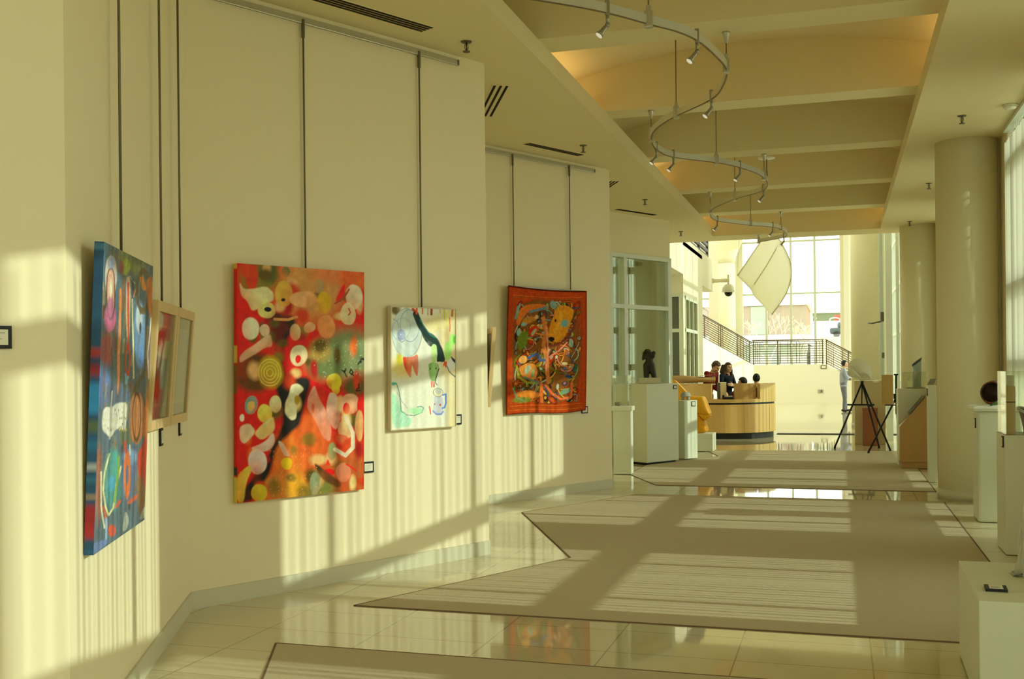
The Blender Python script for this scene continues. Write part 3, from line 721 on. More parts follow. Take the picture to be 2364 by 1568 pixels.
for y0, y1, c in ((100, 150, (190, 150, 50)), (590, 700, (180, 150, 60)), (700, 880, (110, 72, 24)), (1300, 1360, (50, 46, 22)), (1360, 1600, (180, 160, 56))): sd.mix(np.clip((sd.y-y0)/10, 0, 1)*np.clip((y1-sd.y)/10, 0, 1), c)
t = hang('canvas_painting', 'tall red abstract canvas with cream blobs and an olive stem', WC, .33, .675, .03, .004, 1.635)
link(canvas('canvas', 1.085, 1.635, .042, P, sd.c[:, 0]), 'canvas', PAINT, t)

# white canvas with hat, bird and jug
P = Paint([(198, 152), (857, 176), (845, 1390), (176, 1440)], 190, 270, (208, 198, 152), 9)
P.ell(820, 500, 130, 520, (208, 172, 108), .9); P.ell(300, 780, 130, 110, (206, 170, 90), .9); P.ell(640, 330, 120, 90, (204, 176, 110), .9); P.ell(820, 1300, 60, 300, (206, 176, 116), .9)
P.ell(245, 180, 50, 50, (96, 80, 34), .6); P.ell(355, 420, 155, 255, (120, 120, 100), .03); P.ell(353, 420, 150, 250, (176, 182, 156), .04); P.ring(385, 345, 98, 165, 6, (130, 136, 136)); P.ring(300, 380, 90, 120, 5, (140, 146, 144), 20)
P.ell(290, 440, 48, 62, (162, 166, 164), .3)
for r in (14, 26, 38): P.ring(290+r*.2, 440, r, r*1.25, 5, (96, 104, 116))
P.line([(215, 275), (260, 300), (270, 370)], 5, (110, 116, 120)); P.line([(330, 500), (300, 520), (260, 470)], 6, (100, 108, 118))
P.ell(275, 700, 36, 62, (222, 180, 46), .7); P.poly([(308, 665), (385, 678), (470, 636), (472, 760), (460, 888), (425, 820), (398, 732), (393, 908), (350, 840), (318, 740)], (206, 58, 24), 4)
for _ in range(10): x = rr.uniform(325, 460); P.line([(x, rr.uniform(690, 720)), (x-12, rr.uniform(740, 780))], 4, (226, 110, 60))
P.poly([(520, 470), (570, 490), (600, 560), (600, 690), (540, 740), (470, 640), (490, 560)], (204, 196, 156), 4)
P.poly([(400, 160), (440, 165), (480, 250), (520, 330), (560, 400), (620, 425), (690, 500), (722, 600), (748, 718), (700, 715), (660, 728), (672, 620), (650, 545), (590, 565), (520, 472), (490, 370), (470, 262), (430, 215)], (20, 44, 34), 4)
P.poly([(400, 160), (440, 165), (484, 245), (472, 266), (430, 215)], (206, 60, 28), 4); P.line([(450, 225), (500, 350), (560, 440), (640, 500), (690, 590), (715, 690)], 62, (20, 44, 34), 8); P.line([(490, 280), (540, 360), (600, 440), (650, 470)], 12, (30, 96, 78))
P.poly([(600, 560), (625, 530), (658, 540), (667, 610), (660, 735), (604, 738)], (166, 194, 108), 4); P.poly([(570, 740), (610, 728), (682, 738), (686, 790), (652, 922), (600, 928), (574, 830)], (110, 146, 66), 4); P.ell(630, 800, 26, 90, (136, 170, 90), .7)
P.ell(588, 794, 7, 9, (30, 36, 22)); P.ell(654, 790, 7, 9, (30, 36, 22)); P.line([(684, 790), (650, 900), (645, 940), (662, 962)], 8, (28, 38, 26))
for x in (602, 618, 632): P.line([(x, 930), (x+2, 985)], 9, (206, 60, 30))
P.poly([(800, 440), (850, 420), (860, 500), (832, 545), (805, 680), (765, 705), (733, 645), (745, 530), (790, 500)], (148, 198, 88), 5); P.ell(850, 490, 20, 40, (86, 160, 44), .5)
P.ell(812, 745, 46, 66, (204, 198, 164), .06); P.poly([(735, 712), (768, 710), (750, 795), (738, 750), (722, 775)], (206, 66, 34), 4); P.poly([(806, 650), (855, 705), (855, 740), (815, 695)], (24, 40, 34), 4); P.line([(762, 760), (790, 820), (850, 878)], 9, (40, 84, 84))
P.poly([(185, 1035), (235, 1075), (270, 1200), (330, 1285), (400, 1330), (370, 1405), (180, 1425)], (146, 188, 140), 20); P.line([(190, 945), (238, 952), (272, 1060), (285, 1240), (340, 1282), (420, 1287), (500, 1250), (516, 1205), (490, 1188), (450, 1195)], 9, (66, 128, 98)); P.ell(210, 955, 34, 16, (70, 150, 110), .5)
P.line([(245, 1040), (300, 1150), (350, 1215)], 5, (100, 130, 110)); P.ell(430, 1235, 75, 34, (136, 196, 122), .4)
for _ in range(14): x = rr.uniform(200, 340); y = rr.uniform(1120, 1400); P.line([(x, y), (x+26, y-46)], 6, (186, 222, 190))
P.poly([(628, 1075), (715, 1075), (727, 1170), (722, 1250), (690, 1284), (640, 1278), (610, 1236), (625, 1150)], (168, 166, 156), 4); P.ell(668, 1042, 52, 44, (196, 184, 132), .06); P.ell(676, 1028, 36, 28, (170, 166, 140), .1); P.ring(670, 1040, 52, 44, 5, (90, 90, 80))
P.line([(720, 1068), (750, 1058), (752, 1150), (735, 1198), (714, 1205)], 15, (76, 106, 160)); P.line([(614, 1240), (650, 1272), (700, 1270), (722, 1240)], 16, (104, 116, 164)); P.ell(632, 1165, 8, 10, (170, 60, 50)); P.ell(690, 1172, 10, 12, (170, 70, 60)); P.line([(580, 1190), (590, 1270)], 10, (190, 50, 34))
for x, y, w_, l_, c in ((520, 190, 14, 60, (190, 100, 50)), (575, 200, 10, 60, (150, 120, 60)), (612, 200, 24, 50, (140, 46, 26)), (700, 190, 8, 40, (190, 120, 60)), (745, 230, 16, 90, (176, 164, 50)), (775, 280, 16, 120, (206, 200, 70)), (800, 340, 8, 120, (196, 66, 36)), (825, 210, 20, 60, (160, 90, 40)), (460, 190, 20, 60, (206, 70, 36))): P.line([(x, y-l_/2-20), (x, y+l_/2)], w_, c)
P.rough(.05, 40, 1.4)
t = hang('canvas_painting', 'small white canvas with a hat, green bird and striped jug', WC, 1.69, 1.11, .015, .004, .95)
link(canvas('canvas', .675, .95, .036, P, np.ones((271, 3))*pig((176, 166, 122))), 'canvas', PAINT, t)
m = MB()
for b in ((-.008, 0, 0, .95), (.675, 0, .683, .95)): m.box(b[0], -.042, 0, b[2], -.002, .95)
m.box(-.008, -.042, .95, .683, -.002, .958); m.box(-.008, -.042, -.008, .683, -.002, 0); m.build('edge_frame', mat('pale_frame', (.66, .58, .38), .5, .3), t)

# embroidered hanging
P = Paint([(232, 228), (945, 292), (973, 1372), (255, 1397)], 220, 300, (160, 58, 18), 12)
P.poly([(285, 330), (895, 365), (915, 1300), (295, 1315)], (150, 52, 16), 6)
P.poly([(292, 340), (890, 375), (903, 1285), (300, 1300)], (112, 70, 28), 4, 0)
pal = [(110, 146, 132), (96, 108, 28), (156, 46, 18), (206, 124, 40), (46, 34, 20), (190, 110, 88), (60, 80, 112), (120, 140, 60), (180, 90, 34), (150, 160, 130), (80, 60, 28), (170, 60, 24), (190, 140, 50)]
rq = random.Random(21)
def inside(x, y): return 310 < x < 880 and 375 < y < 1275
for _ in range(120):
    x, y = rq.uniform(310, 885), rq.uniform(370, 1275); a_, b_, g_ = rq.uniform(8, 26), rq.uniform(16, 46), rq.uniform(-60, 60); P.ell(x, y, a_+6, b_+6, (52, 32, 14), .12, g_); P.ell(x, y, a_, b_, rq.choice(pal), .3, g_); P.ell(x-2, y-3, a_*.5, b_*.5, rq.choice(pal), .6, g_)
for _ in range(95):
    x, y = rq.uniform(320, 870), rq.uniform(380, 1260); a = rq.uniform(0, 6.28); q = [(x, y)]; k = rq.uniform(-.5, .5)
    for _ in range(6):
        a += k; x += 24*math.cos(a); y += 26*math.sin(a); x = min(max(x, 312), 880); y = min(max(y, 374), 1275); q.append((x, y))
    w_ = rq.uniform(6, 13); P.line(q, w_+7, (56, 34, 14)); P.line(q, w_, rq.choice(pal))
P.poly([(310, 560), (340, 440), (420, 390), (560, 385), (600, 430), (560, 420), (440, 450), (370, 530), (340, 600)], (186, 100, 36)); P.line([(440, 460), (520, 440), (580, 415)], 22, (88, 116, 130)); P.line([(330, 420), (310, 520)], 26, (110, 140, 120))
P.poly([(360, 560), (400, 510), (480, 500), (500, 540), (440, 570), (380, 590)], (168, 112, 36)); P.ell(497, 508, 16, 20, (176, 140, 90)); P.ell(388, 578, 28, 16, (110, 150, 130)); P.ell(347, 650, 20, 40, (120, 156, 140))
P.poly([(430, 620), (480, 590), (520, 590), (525, 630), (480, 690), (450, 690)], (168, 44, 20)); P.poly([(462, 640), (500, 610), (510, 630), (475, 680), (458, 672)], (140, 150, 110))
P.ell(380, 720, 46, 90, (92, 110, 30), .2, 15); P.line([(560, 520), (590, 640), (570, 760), (600, 880), (620, 1100)], 34, (176, 104, 50)); P.line([(590, 600), (610, 800), (600, 1000)], 14, (196, 120, 84))
P.poly([(660, 430), (720, 400), (790, 420), (830, 450), (800, 560), (760, 680), (690, 742), (640, 724), (602, 690), (610, 620), (640, 500)], (192, 126, 28)); P.poly([(700, 440), (730, 480), (720, 600), (670, 680), (650, 640), (690, 540)], (206, 140, 40), 20)
P.ell(634, 706, 25, 20, (34, 24, 16)); P.ell(661, 535, 9, 14, (40, 26, 14)); P.ell(745, 565, 32, 34, (104, 144, 140), .2); P.line([(620, 770), (690, 760), (780, 690), (850, 560)], 20, (112, 50, 34)); P.line([(620, 870), (700, 810), (770, 740)], 14, (190, 110, 84))
P.line([(360, 930), (440, 880), (520, 840), (540, 900), (580, 900)], 24, (62, 76, 116)); P.ell(385, 900, 36, 36, (206, 140, 66), .1)
P.poly([(345, 970), (420, 930), (500, 940), (530, 1000), (510, 1080), (430, 1080), (370, 1040)], (190, 120, 50)); P.ell(430, 990, 22, 44, (140, 160, 130), .2, 20); P.ell(480, 1020, 16, 44, (126, 140, 90), .2); P.line([(330, 960), (350, 1060), (430, 1110), (530, 1110)], 20, (130, 130, 40)); P.line([(400, 1060), (470, 1085), (540, 1110)], 18, (96, 110, 96))
P.ell(440, 1220, 110, 36, (196, 116, 40), .3); P.ell(380, 1270, 80, 28, (110, 118, 40), .4); P.line([(305, 1160), (340, 1250), (400, 1280)], 14, (104, 130, 90)); P.line([(600, 1130), (660, 1200), (740, 1250), (820, 1240), (830, 1120)], 22, (196, 96, 54)); P.ell(770, 1185, 46, 22, (100, 140, 110), .2, -20); P.ell(705, 1140, 14, 26, (160, 170, 140)); P.ell(810, 750, 20, 36, (130, 160, 140)); P.ell(855, 965, 18, 30, (40, 80, 50)); P.ell(755, 930, 24, 16, (200, 180, 130)); P.ell(680, 870, 12, 16, (206, 186, 140)); P.line([(560, 1120), (570, 1280)], 30, (186, 92, 36)); P.ell(640, 400, 26, 40, (110, 136, 126), .2, -30)
P.line([(740, 980), (770, 970), (770, 1040), (810, 1060)], 14, (80, 96, 110)); P.ell(790, 1050, 26, 14, (40, 60, 90))
for d, c in ((0, (190, 110, 30)), (24, (124, 84, 24)), (40, (190, 120, 36))):
    P.line([(280-d*.4, 1322+d), (925+d*.3, 1300+d)], 4, c, 2, 1)
P.line([(283, 325), (292, 1310)], 5, (120, 84, 26), 2, 1); P.line([(898, 360), (918, 1300)], 5, (104, 60, 22), 2, 1); P.line([(285, 328), (895, 362)], 5, (110, 80, 28), 2, 1); P.line([(275, 312), (900, 346)], 4, (190, 100, 30), 2, 1)
P.line([(232, 228), (945, 292)], 26, (70, 22, 12), 6, 1); P.line([(955, 300), (985, 1372)], 40, (120, 30, 10), 14, 1); P.line([(255, 1397), (973, 1372)], 14, (84, 30, 12), 6, 1); P.line([(232, 228), (255, 1397)], 10, (96, 34, 14), 6, 1)
P.c *= np.array([.92, .82, .62])
P.rough(.16, 46, 1.4)
l, a, L = WE
t = hang('cloth_hanging', 'orange bordered embroidered cloth hanging with a dog face', WE, .77, 1.03, .05, .03, 1.52, 'textile')
me = canvas('cloth', 1.43, 1.52, .012, P)
for v in me.vertices:
    x, y, z = v.co; u = x/1.43; q = z/1.52
    v.co.y = y-.012*math.sin(u*9+q*2)*(1-.4*q)-.018*math.sin(math.pi*u)*(1-q); v.co.z = z-.020*math.sin(math.pi*u)*q+.012*math.sin(u*7)*(1-q)
    v.co.x = x-.016*math.sin(math.pi*q)*(1-2*u)
o = link(me, 'cloth', CLOTHP, t)
m = MB(); m.tube([(.0, .016, 1.50), (1.43, .016, 1.50)], .006, 8); m.build('hanging_bar', METALD, t)

# blue vertical abstract on the receding wall
Q3 = crop([(236, 552), (350, 607), (335, 1198), (215, 1285)], 180, 530, 3.267)
P = Paint(Q3, 120, 300, (70, 90, 92), 30)
def y4(p): return [((x/3.733)*3.267, (y/3.733+370)*3.267) for x, y in p]
def e4(cx, cy, rx, ry, c, s_=.1, a_=0): (x, y), = y4([(cx, cy)]); k = 3.267/3.733; P.ell(x, y, rx*k, ry*k, c, s_, a_)
P.ell(380, 200, 130, 120, (108, 112, 54), .7); P.ell(470, 170, 80, 80, (70, 80, 52), .7); P.ell(350, 255, 28, 60, (140, 150, 50), .4); P.ell(310, 260, 26, 50, (120, 60, 50), .4); P.ell(180, 110, 30, 90, (76, 120, 130), .5); P.ell(210, 880, 52, 130, (142, 62, 60), .5); P.ell(330, 900, 60, 300, (70, 84, 66), .7); P.ell(180, 1150, 50, 160, (76, 104, 140), .6); P.ell(300, 1220, 120, 80, (74, 86, 96), .6)
for _ in range(90):
    x, y = rq.uniform(170, 545), rq.uniform(80, 2100); P.line([(x, y), (x+rq.uniform(-14, 14), y+rq.uniform(60, 240))], rq.uniform(6, 22), rq.choice([(96, 84, 52), (60, 76, 84), (120, 84, 50), (70, 96, 104), (110, 110, 80), (90, 60, 46), (54, 60, 44), (130, 120, 84)]), 9)
P.ell(235, 340, 45, 165, (192, 176, 150), .1); P.ell(230, 640, 44, 112, (186, 88, 118), .2); P.ell(235, 460, 36, 198, (56, 36, 34), .06); P.ell(235, 455, 29, 182, (204, 146, 112), .1); P.ell(234, 560, 24, 90, (150, 84, 104), .5); P.ell(240, 225, 24, 45, (126, 140, 160), .4); P.ell(236, 420, 10, 70, (214, 190, 150), .6)
P.poly([(300, 420), (322, 420), (306, 1222), (288, 1222)], (198, 122, 76), 5); P.line([(308, 430), (308, 600)], 14, (200, 110, 40), 8); P.poly([(350, 340), (372, 326), (388, 420), (382, 780), (355, 800)], (186, 156, 116), 6); P.line([(366, 380), (372, 800)], 12, (180, 60, 40)); P.ring(368, 960, 16, 115, 9, (160, 56, 40)); P.line([(352, 1070), (356, 1140), (372, 1090)], 16, (110, 150, 160)); P.line([(398, 500), (410, 900), (415, 1100)], 10, (196, 192, 126)); P.line([(375, 330), (420, 380)], 6, (150, 140, 90)); P.line([(440, 380), (408, 480)], 7, (190, 110, 44))
P.ell(455, 770, 42, 245, (96, 132, 156), .2); P.ell(452, 650, 24, 110, (176, 182, 172), .3); P.ell(458, 590, 8, 26, (40, 50, 56)); P.ell(460, 720, 10, 46, (40, 50, 64)); P.ell(470, 930, 16, 90, (84, 120, 160), .4); P.ring(480, 440, 46, 150, 16, (84, 74, 48)); P.line([(470, 340), (490, 420)], 26, (206, 116, 40), 10)
P.poly([(495, 360), (520, 560), (545, 640), (535, 900), (530, 1100), (505, 1300), (470, 1500), (500, 1560), (560, 1560), (565, 300)], (172, 100, 44), 14); P.line([(545, 640), (520, 900), (528, 1100)], 9, (190, 176, 150)); P.poly([(370, 1280), (430, 1130), (500, 1010), (490, 1080), (440, 1200)], (70, 72, 44), 8)
P.poly([(300, 1500), (360, 1440), (430, 1500), (420, 1600), (330, 1640)], (86, 96, 70), 12); P.ell(440, 1400, 60, 200, (160, 98, 50), .12); P.ring(440, 1390, 30, 180, 6, (70, 50, 30))
P.poly([(180, 1330), (255, 1320), (300, 1285), (370, 1285), (360, 1430), (350, 1500), (290, 1480), (240, 1560), (170, 1500)], (214, 204, 156), 10)
for _ in range(26): x, y = rq.uniform(200, 360), rq.uniform(1330, 1500); P.ell(x, y, 4, 9, rq.choice([(120, 100, 50), (190, 160, 60), (90, 90, 80)]), .4)
P.line([(250, 1200), (238, 1400), (232, 1560)], 10, (226, 226, 200), 5)
e4(170, 800, 34, 330, (150, 90, 64), .5); e4(300, 760, 85, 270, (62, 128, 114), .3); e4(320, 640, 40, 120, (64, 140, 120), .5); e4(290, 800, 30, 70, (64, 150, 170), .5); e4(430, 700, 70, 230, (80, 104, 124), .4); e4(450, 560, 60, 60, (110, 140, 156), .6)
P.ring(*y4([(424, 720)])[0], 20, 130, 17, (200, 98, 46)); P.line(y4([(265, 540), (225, 700), (215, 860), (235, 1000), (262, 1080), (300, 1020), (330, 800), (370, 650)]), 13, (206, 196, 124)); P.line(y4([(350, 560), (340, 760), (310, 960)]), 16, (110, 150, 60)); P.line(y4([(195, 700), (195, 1000), (225, 1190)]), 12, (204, 196, 140)); P.line(y4([(215, 1000), (240, 1110), (250, 1200)]), 16, (180, 80, 40))
P.poly(y4([(515, 520), (560, 450), (590, 330), (600, 820), (540, 900), (510, 620)]), (172, 46, 26), 10); P.poly(y4([(420, 960), (500, 890), (560, 850), (500, 940), (440, 980)]), (180, 80, 54), 8); P.poly(y4([(500, 760), (540, 720), (590, 850), (590, 1060), (530, 1100)]), (120, 84, 50), 14)
P.poly(y4([(405, 1020), (442, 1110), (432, 1190), (384, 1240)]), (168, 170, 140), 6); e4(290, 1215, 34, 52, (182, 62, 40), .2); P.line(y4([(330, 1000), (355, 960)]), 26, (190, 84, 56)); P.line(y4([(240, 1110), (245, 1320)]), 16, (120, 150, 180)); P.poly(y4([(130, 1330), (200, 1300), (260, 1290), (250, 1330), (140, 1430)]), (88, 110, 140), 12); P.poly(y4([(560, 1020), (585, 980), (585, 1090), (530, 1120)]), (150, 156, 130), 6); P.line(y4([(400, 430), (410, 520)]), 20, (160, 60, 44)); P.line(y4([(445, 460), (450, 540)]), 10, (190, 190, 170))
P.c = P.c*.84+pig((104, 94, 62))*.10
P.rough(.26, 34, .2); P.rough(.14, 60, 2)
S = Paint([(0, 0), (20, 0), (20, 1000), (0, 1000)], 1, 300, (44, 78, 98), 31)
for y0, y1, c in ((0, 30, (110, 160, 170)), (330, 380, (190, 60, 40)), (380, 440, (150, 40, 30)), (440, 560, (50, 130, 170)), (560, 620, (86, 96, 54)), (620, 680, (40, 100, 120)), (700, 740, (190, 190, 170)), (740, 780, (60, 120, 130)), (800, 830, (200, 150, 60)), (830, 960, (176, 40, 26)), (960, 980, (60, 80, 50)), (980, 1000, (70, 120, 150))): S.mix(np.clip((S.y-y0)/22, 0, 1)*np.clip((y1-S.y)/22, 0, 1)*.85, c)
S.c *= .6; S.rough(.16, 2, 8)
t = hang('canvas_painting', 'tall blue abstract canvas hung on the receding wall', WB, .21, .83, .055, .003, 1.28)
link(canvas('canvas', 1.04, 1.28, .038, P, S.c[:, 0]), 'canvas', PAINT, t)

# wooden picture frames
def wood_frame(label, wall, s0, z0, w, h, seed, blank=False):
    t = hang('framed_picture', label, wall, s0, z0, .056, .003, h, 'picture'); d = .032
    m = MB(); b = .055
    m.box(0, -d, 0, b, 0, h, .003); m.box(w-b, -d, 0, w, 0, h, .003); m.box(b, -d, 0, w-b, 0, b, .003); m.box(b, -d, h-b, w-b, 0, h, .003); m.build('frame', PALEWOOD, t)
    m = MB(); m.box(b, -.012, b, w-b, -.006, h-b); m.build('mat_board', mat('mat_board', (.52, .52, .42), .8, .1), t)
    Q = Paint([(0, 0), (100, 0), (100, 100), (0, 100)], 40, 60, (150, 148, 118), seed)
    if not blank:
        Q.poly([(0, 0), (60, 0), (50, 40), (0, 100)], (120, 50, 36), 12); Q.ell(40, 40, 26, 20, (206, 190, 150), .5); Q.poly([(60, 0), (70, 0), (40, 60), (10, 100), (0, 100), (30, 50)], (66, 60, 30), 10); Q.ell(30, 78, 20, 20, (150, 60, 36), .5)
    else:
        Q.ell(50, 50, 30, 60, (168, 160, 130), .9)
    Q.rough(.06, 20, 1.4)
    pm = link(canvas('print', w-2*b-.1, h-2*b-.16, .004, Q), 'print', PRINT, t); pm.location = (b+.05, -.012, b+.08)
    for z in (b+.065, h-b-.08):
        m = MB(); m.box(b+.04, -.016, z, w-b-.04, -.012, z+.014); m.build('mat_strip', mat('mat_strip', (.74, .68, .52), .7, .1), t)
    m = MB(); m.box(b, -.022, b, w-b, -.020, h-b); m.build('pane', ACRYL, t)
    return t
wood_frame('maple framed picture with reddish print, next to the blue canvas', WB, 1.43, 1.265, .61, .69, 41)
wood_frame('maple framed picture with pale grey print, in the wall corner', WB, 2.06, 1.265, .61, .69, 42, True)
wood_frame('maple frame showing only its side behind the wall edge', WD, .08, 1.245, .61, .69, 43)

# captions
def caption(label, wall, s0, z0, w=.105, h=.085, portrait=False):
    if portrait: w, h = .075, .10
    t = hang('wall_label', label, wall, s0, z0, 0, .0015, 1, 'label')
    m = MB(); m.box(0, -.010, 0, w, 0, h); m.build('frame', BLACK, t)
    m = MB(); m.box(.014, -.012, .014, w-.014, -.010, h-.014); c = m.build('card', CARD, t)
    m = MB()
    for i in range(4): z = h-.028-.011*i; m.box(.02, -.0126, z, .02+(w-.045)*(1, .7, .85, .5)[i], -.012, z+.0025)
    m.build('print_lines', INK, c)
caption('black framed caption card beside the tall red abstract', WC, 1.435, .79)
caption('black framed caption card beside the white hat and jug canvas', WC, 2.36, 1.115)
caption('black framed caption card at the corner of the embroidered cloth', WE, 2.165, .995, .12, .09)
caption('black framed caption card below the reddish maple framed print', WB, 1.885, 1.155, portrait=True)
caption('black framed caption card below the pale maple framed print', WB, 2.53, 1.175, portrait=True)
caption('black framed caption card cut by the picture edge on the near wall', WA, 2.475, 1.665, .115, .085)

# picture rails and hanging rods
m = MB(); m.box(.2, -.023, 4.085, 2.85, -.001, 4.133, .004); struct(m.build('trim_40', METAL, loc=WB[0], rotz=WB[1]))
for wall, a0, b0, lb in ((WC, .10, 2.47, 'grey picture rail above the tall red abstract and white canvas'), (WE, .10, 2.47, 'grey picture rail above the embroidered cloth hanging')):
    t = hang('picture_rail', lb, wall, a0, 4.085, 0, .001, 1, 'picture rail')
    m = MB(); m.box(0, -.022, 0, b0-a0, 0, .048, .004); m.build('rail', METAL, t)
    for x in (.002, b0-a0-.022):
        m = MB(); m.box(x, -.024, .002, x+.02, -.001, .046); m.build('end_cap', METALD, t)
for wall, s_, zb, off, lb in ((WC, .925, 2.30, .022, 'dark hanging rod holding the tall red abstract'), (WC, 2.03, 2.06, .022, 'dark hanging rod holding the white hat and jug canvas'),
        (WE, .93, 2.52, .03, 'hanging rod holding the cloth hanging at the side of its wood frame neighbour'), (WE, 1.95, 2.50, .03, 'hanging rod holding the cloth hanging near the protruding wall edge'),
        (WB, .74, 2.10, .05, 'hanging rod holding the blue abstract canvas'), (WB, 1.74, 1.95, .05, 'hanging rod holding the reddish maple framed print'), (WB, 2.36, 1.95, .05, 'hanging rod holding the pale maple framed print')):
    t = hang('hanging_rod', lb, wall, s_, zb, 0, off, 1, 'hanging rod')
    m = MB(); m.tube([(0, 0, -.05), (0, 0, 4.10-zb)], .0065, 8); m.build('rod', ROD, t)
    m = MB(); m.box(-.010, -.008, 3.98-zb, .010, .010, 4.115-zb, .003); m.build('slider', METALD, t)
# ---------------------------------------------------------------- serpentine track light
TZ = 4.06
path = [(-2.3, 6.45), (-1.79, 6.92), (-1.51, 7.22), (-1.28, 7.55), (-1.11, 7.79), (-1.0, 8.05), (-.92, 8.45), (-.87, 8.93), (-.95, 9.42), (-1.1, 9.86), (-1.5, 10.40), (-1.73, 10.78), (-1.87, 11.16), (-1.94, 11.60), (-1.94, 11.98), (-1.83, 12.42), (-1.39, 12.93), (-1.15, 13.36), (-.95, 13.98), (-.90, 14.68), (-1.03, 15.28), (-1.44, 15.85), (-1.81, 16.58), (-1.96, 17.22), (-1.94, 18.1), (-1.45, 18.86), (-1.05, 19.36), (-.92, 20.2), (-.99, 20.88), (-1.5, 21.5)]
def spl(P, n=6):
    out = []
    P = [Vector((*p, 0)) for p in P]
    for i in range(len(P)-1):
        p0, p1, p2, p3 = P[max(i-1, 0)], P[i], P[i+1], P[min(i+2, len(P)-1)]
        for k in range(n):
            f = k/n; out.append(.5*((2*p1)+(p2-p0)*f+(2*p0-5*p1+4*p2-p3)*f*f+(3*p1-p0-3*p2+p3)*f**3))
    return out+[P[-1]]
tp = spl(path); O = Vector((-1.4, 14, 0))
t = thing('track_light', 'long serpentine metal track light with small spot heads under the ceiling beams', 'track light', (-1.4, 14, TZ))
RAILT = mat('track_silver', (.60, .60, .48), .4, .5, .35)
m = MB(); m.ribbon([p-O for p in tp], .018, .062); m.build('rail', RAILT, t)
m = MB(); m.ribbon([p-O+Vector((0, 0, -.034)) for p in tp], .012, .008); m.build('conductor', mat('track_brown', (.20, .14, .07), .5, .3), t)
def near(x, y):
    return min(tp, key=lambda p: (p.x-x)**2+(p.y-y)**2)-O
WIRE = mat('wire_brown', (.22, .17, .09), .5, .3)
def hanger(x, y, top, block=True, cone=False):
    p = near(x, y)
    m = MB(); m.tube([p, Vector((p.x, p.y, top-TZ))], .006, 6); w_ = m.build('suspension_wire', WIRE, t)
    if block:
        m = MB(); m.box(p.x-.028, p.y-.028, -.06, p.x+.028, p.y+.028, .062, .006); m.box(p.x-.016, p.y-.016, .06, p.x+.016, p.y+.016, .10, .004); m.build('hanger_clamp', METAL, t)
    if cone:
        m = MB(); m.lathe([(.035, 0), (.03, -.012), (.012, -.09)], p.x, p.y, 14, top-TZ); m.build('ceiling_cone', METAL, w_)
    else:
        m = MB(); m.lathe([(.018, 0), (.014, -.02)], p.x, p.y, 10, top-TZ); m.build('ceiling_cap', METAL, w_)
def vt(x): return 4.68+.27*(1-((x+.81)/1.98)**2)
for x, y, kind in ((-1.28, 7.55, 'v'), (-.87, 8.9, 'b'), (-1.5, 10.4, 'v'), (-1.87, 11.4, 'b'), (-1.39, 12.93, 'v'), (-.90, 14.25, 'b'), (-1.44, 15.85, 'v'), (-1.95, 16.95, 'b'), (-1.45, 18.86, 'v'), (-.95, 19.6, 'b'), (-1.5, 21.45, 'b')):
    if kind == 'v': hanger(x, y, vt(x))
    else: hanger(x, y, ZB if y < 21 else ZC, True, True)
HEAD = mat('spot_head_metal', (.34, .33, .25), .35, .5, .6); LENS = bpy.data.materials.new('spot_lens'); LENS.use_nodes = True
b_ = LENS.node_tree.nodes['Principled BSDF']; b_.inputs['Base Color'].default_value = (.9, .9, .8, 1); b_.inputs['Emission Color'].default_value = (1, .95, .8, 1); b_.inputs['Emission Strength'].default_value = .35
def head(x, y, aim=(-.6, -.25, -.8)):
    p = near(x, y); a = Vector(aim).normalized()
    m = MB(); m.box(p.x-.016, p.y-.016, -.05, p.x+.016, p.y+.016, .055, .004); m.tube([p+Vector((0, 0, -.04)), p+Vector((0, 0, -.10))], .012, 8); s = m.build('spotlight_stem', HEAD, t)
    q = p+Vector((0, 0, -.115))
    m = MB(); m.ell(q, (.018, .018, .02), 10, 8); e = q+a*.065; m.tube([q, q+a*.03, e, e+a*.03], [.013, .017, .019, .03], 12); m.build('spotlight_can', HEAD, s)
    m = MB(); m.tube([e+a*.027, e+a*.036], [.0285, .024], 12); m.build('spotlight_lens', LENS, s)
for x, y in ((-1.51, 7.2), (-1.0, 8.03), (-1.12, 9.9), (-1.9, 11.9), (-1.82, 12.42), (-1.15, 13.36), (-.98, 15.15), (-1.94, 18.1), (-1.08, 19.3), (-.98, 20.85)): head(x, y)
m = MB(); q = near(-.90, 14.6); m.tube([q+Vector((0, 0, .03)), q+Vector((-.01, .05, .15)), q+Vector((.0, -.1, ZB-TZ-.02))], .008, 6); w_ = m.build('power_cord', WIRE, t)
m = MB(); m.lathe([(.11, 0), (.11, -.012), (.02, -.02)], q.x, q.y-.1, 18, ZB-TZ); m.build('ceiling_canopy', mat('canopy_white', (.8, .8, .72), .3, .5), w_)
# ceiling vents, sprinklers, detector
def vent(p0, p1, n, label, w=.13):
    a = math.atan2(p1[1]-p0[1], p1[0]-p0[0]); L = math.hypot(p1[0]-p0[0], p1[1]-p0[1])
    t = thing('ceiling_vent', label, 'vent', (p0[0], p0[1], ZC), a, 'slot vents in the plaster soffit')
    m = MB(); m.box(0, -w/2, -.006, L, w/2, -.0005); m.build('frame', CEIL, t)
    for k in range(n):
        y = -w/2+w*(k+.5)/n; m = MB(); m.box(.015, y-.012, -.009, L-.015, y+.012, -.006); m.build('slot', SLOT, t)
vent((-3.66, 6.20), (-2.97, 7.56), 4, 'long slot vent in the soffit above the tall red abstract', .15)
vent((-2.93, 9.25), (-3.45, 10.33), 3, 'slot vent seen past the wall edge beyond the white canvas', .17)
vent((-3.42, 11.72), (-2.98, 12.62), 3, 'slot vent above the embroidered cloth hanging', .11)
vent((-2.95, 14.5), (-3.35, 15.3), 3, 'slot vent peeking past the wall edge beyond the cloth hanging', .14)
vent((-3.46, 17.08), (-2.96, 18.0), 3, 'slot vent above the tall office window', .11)
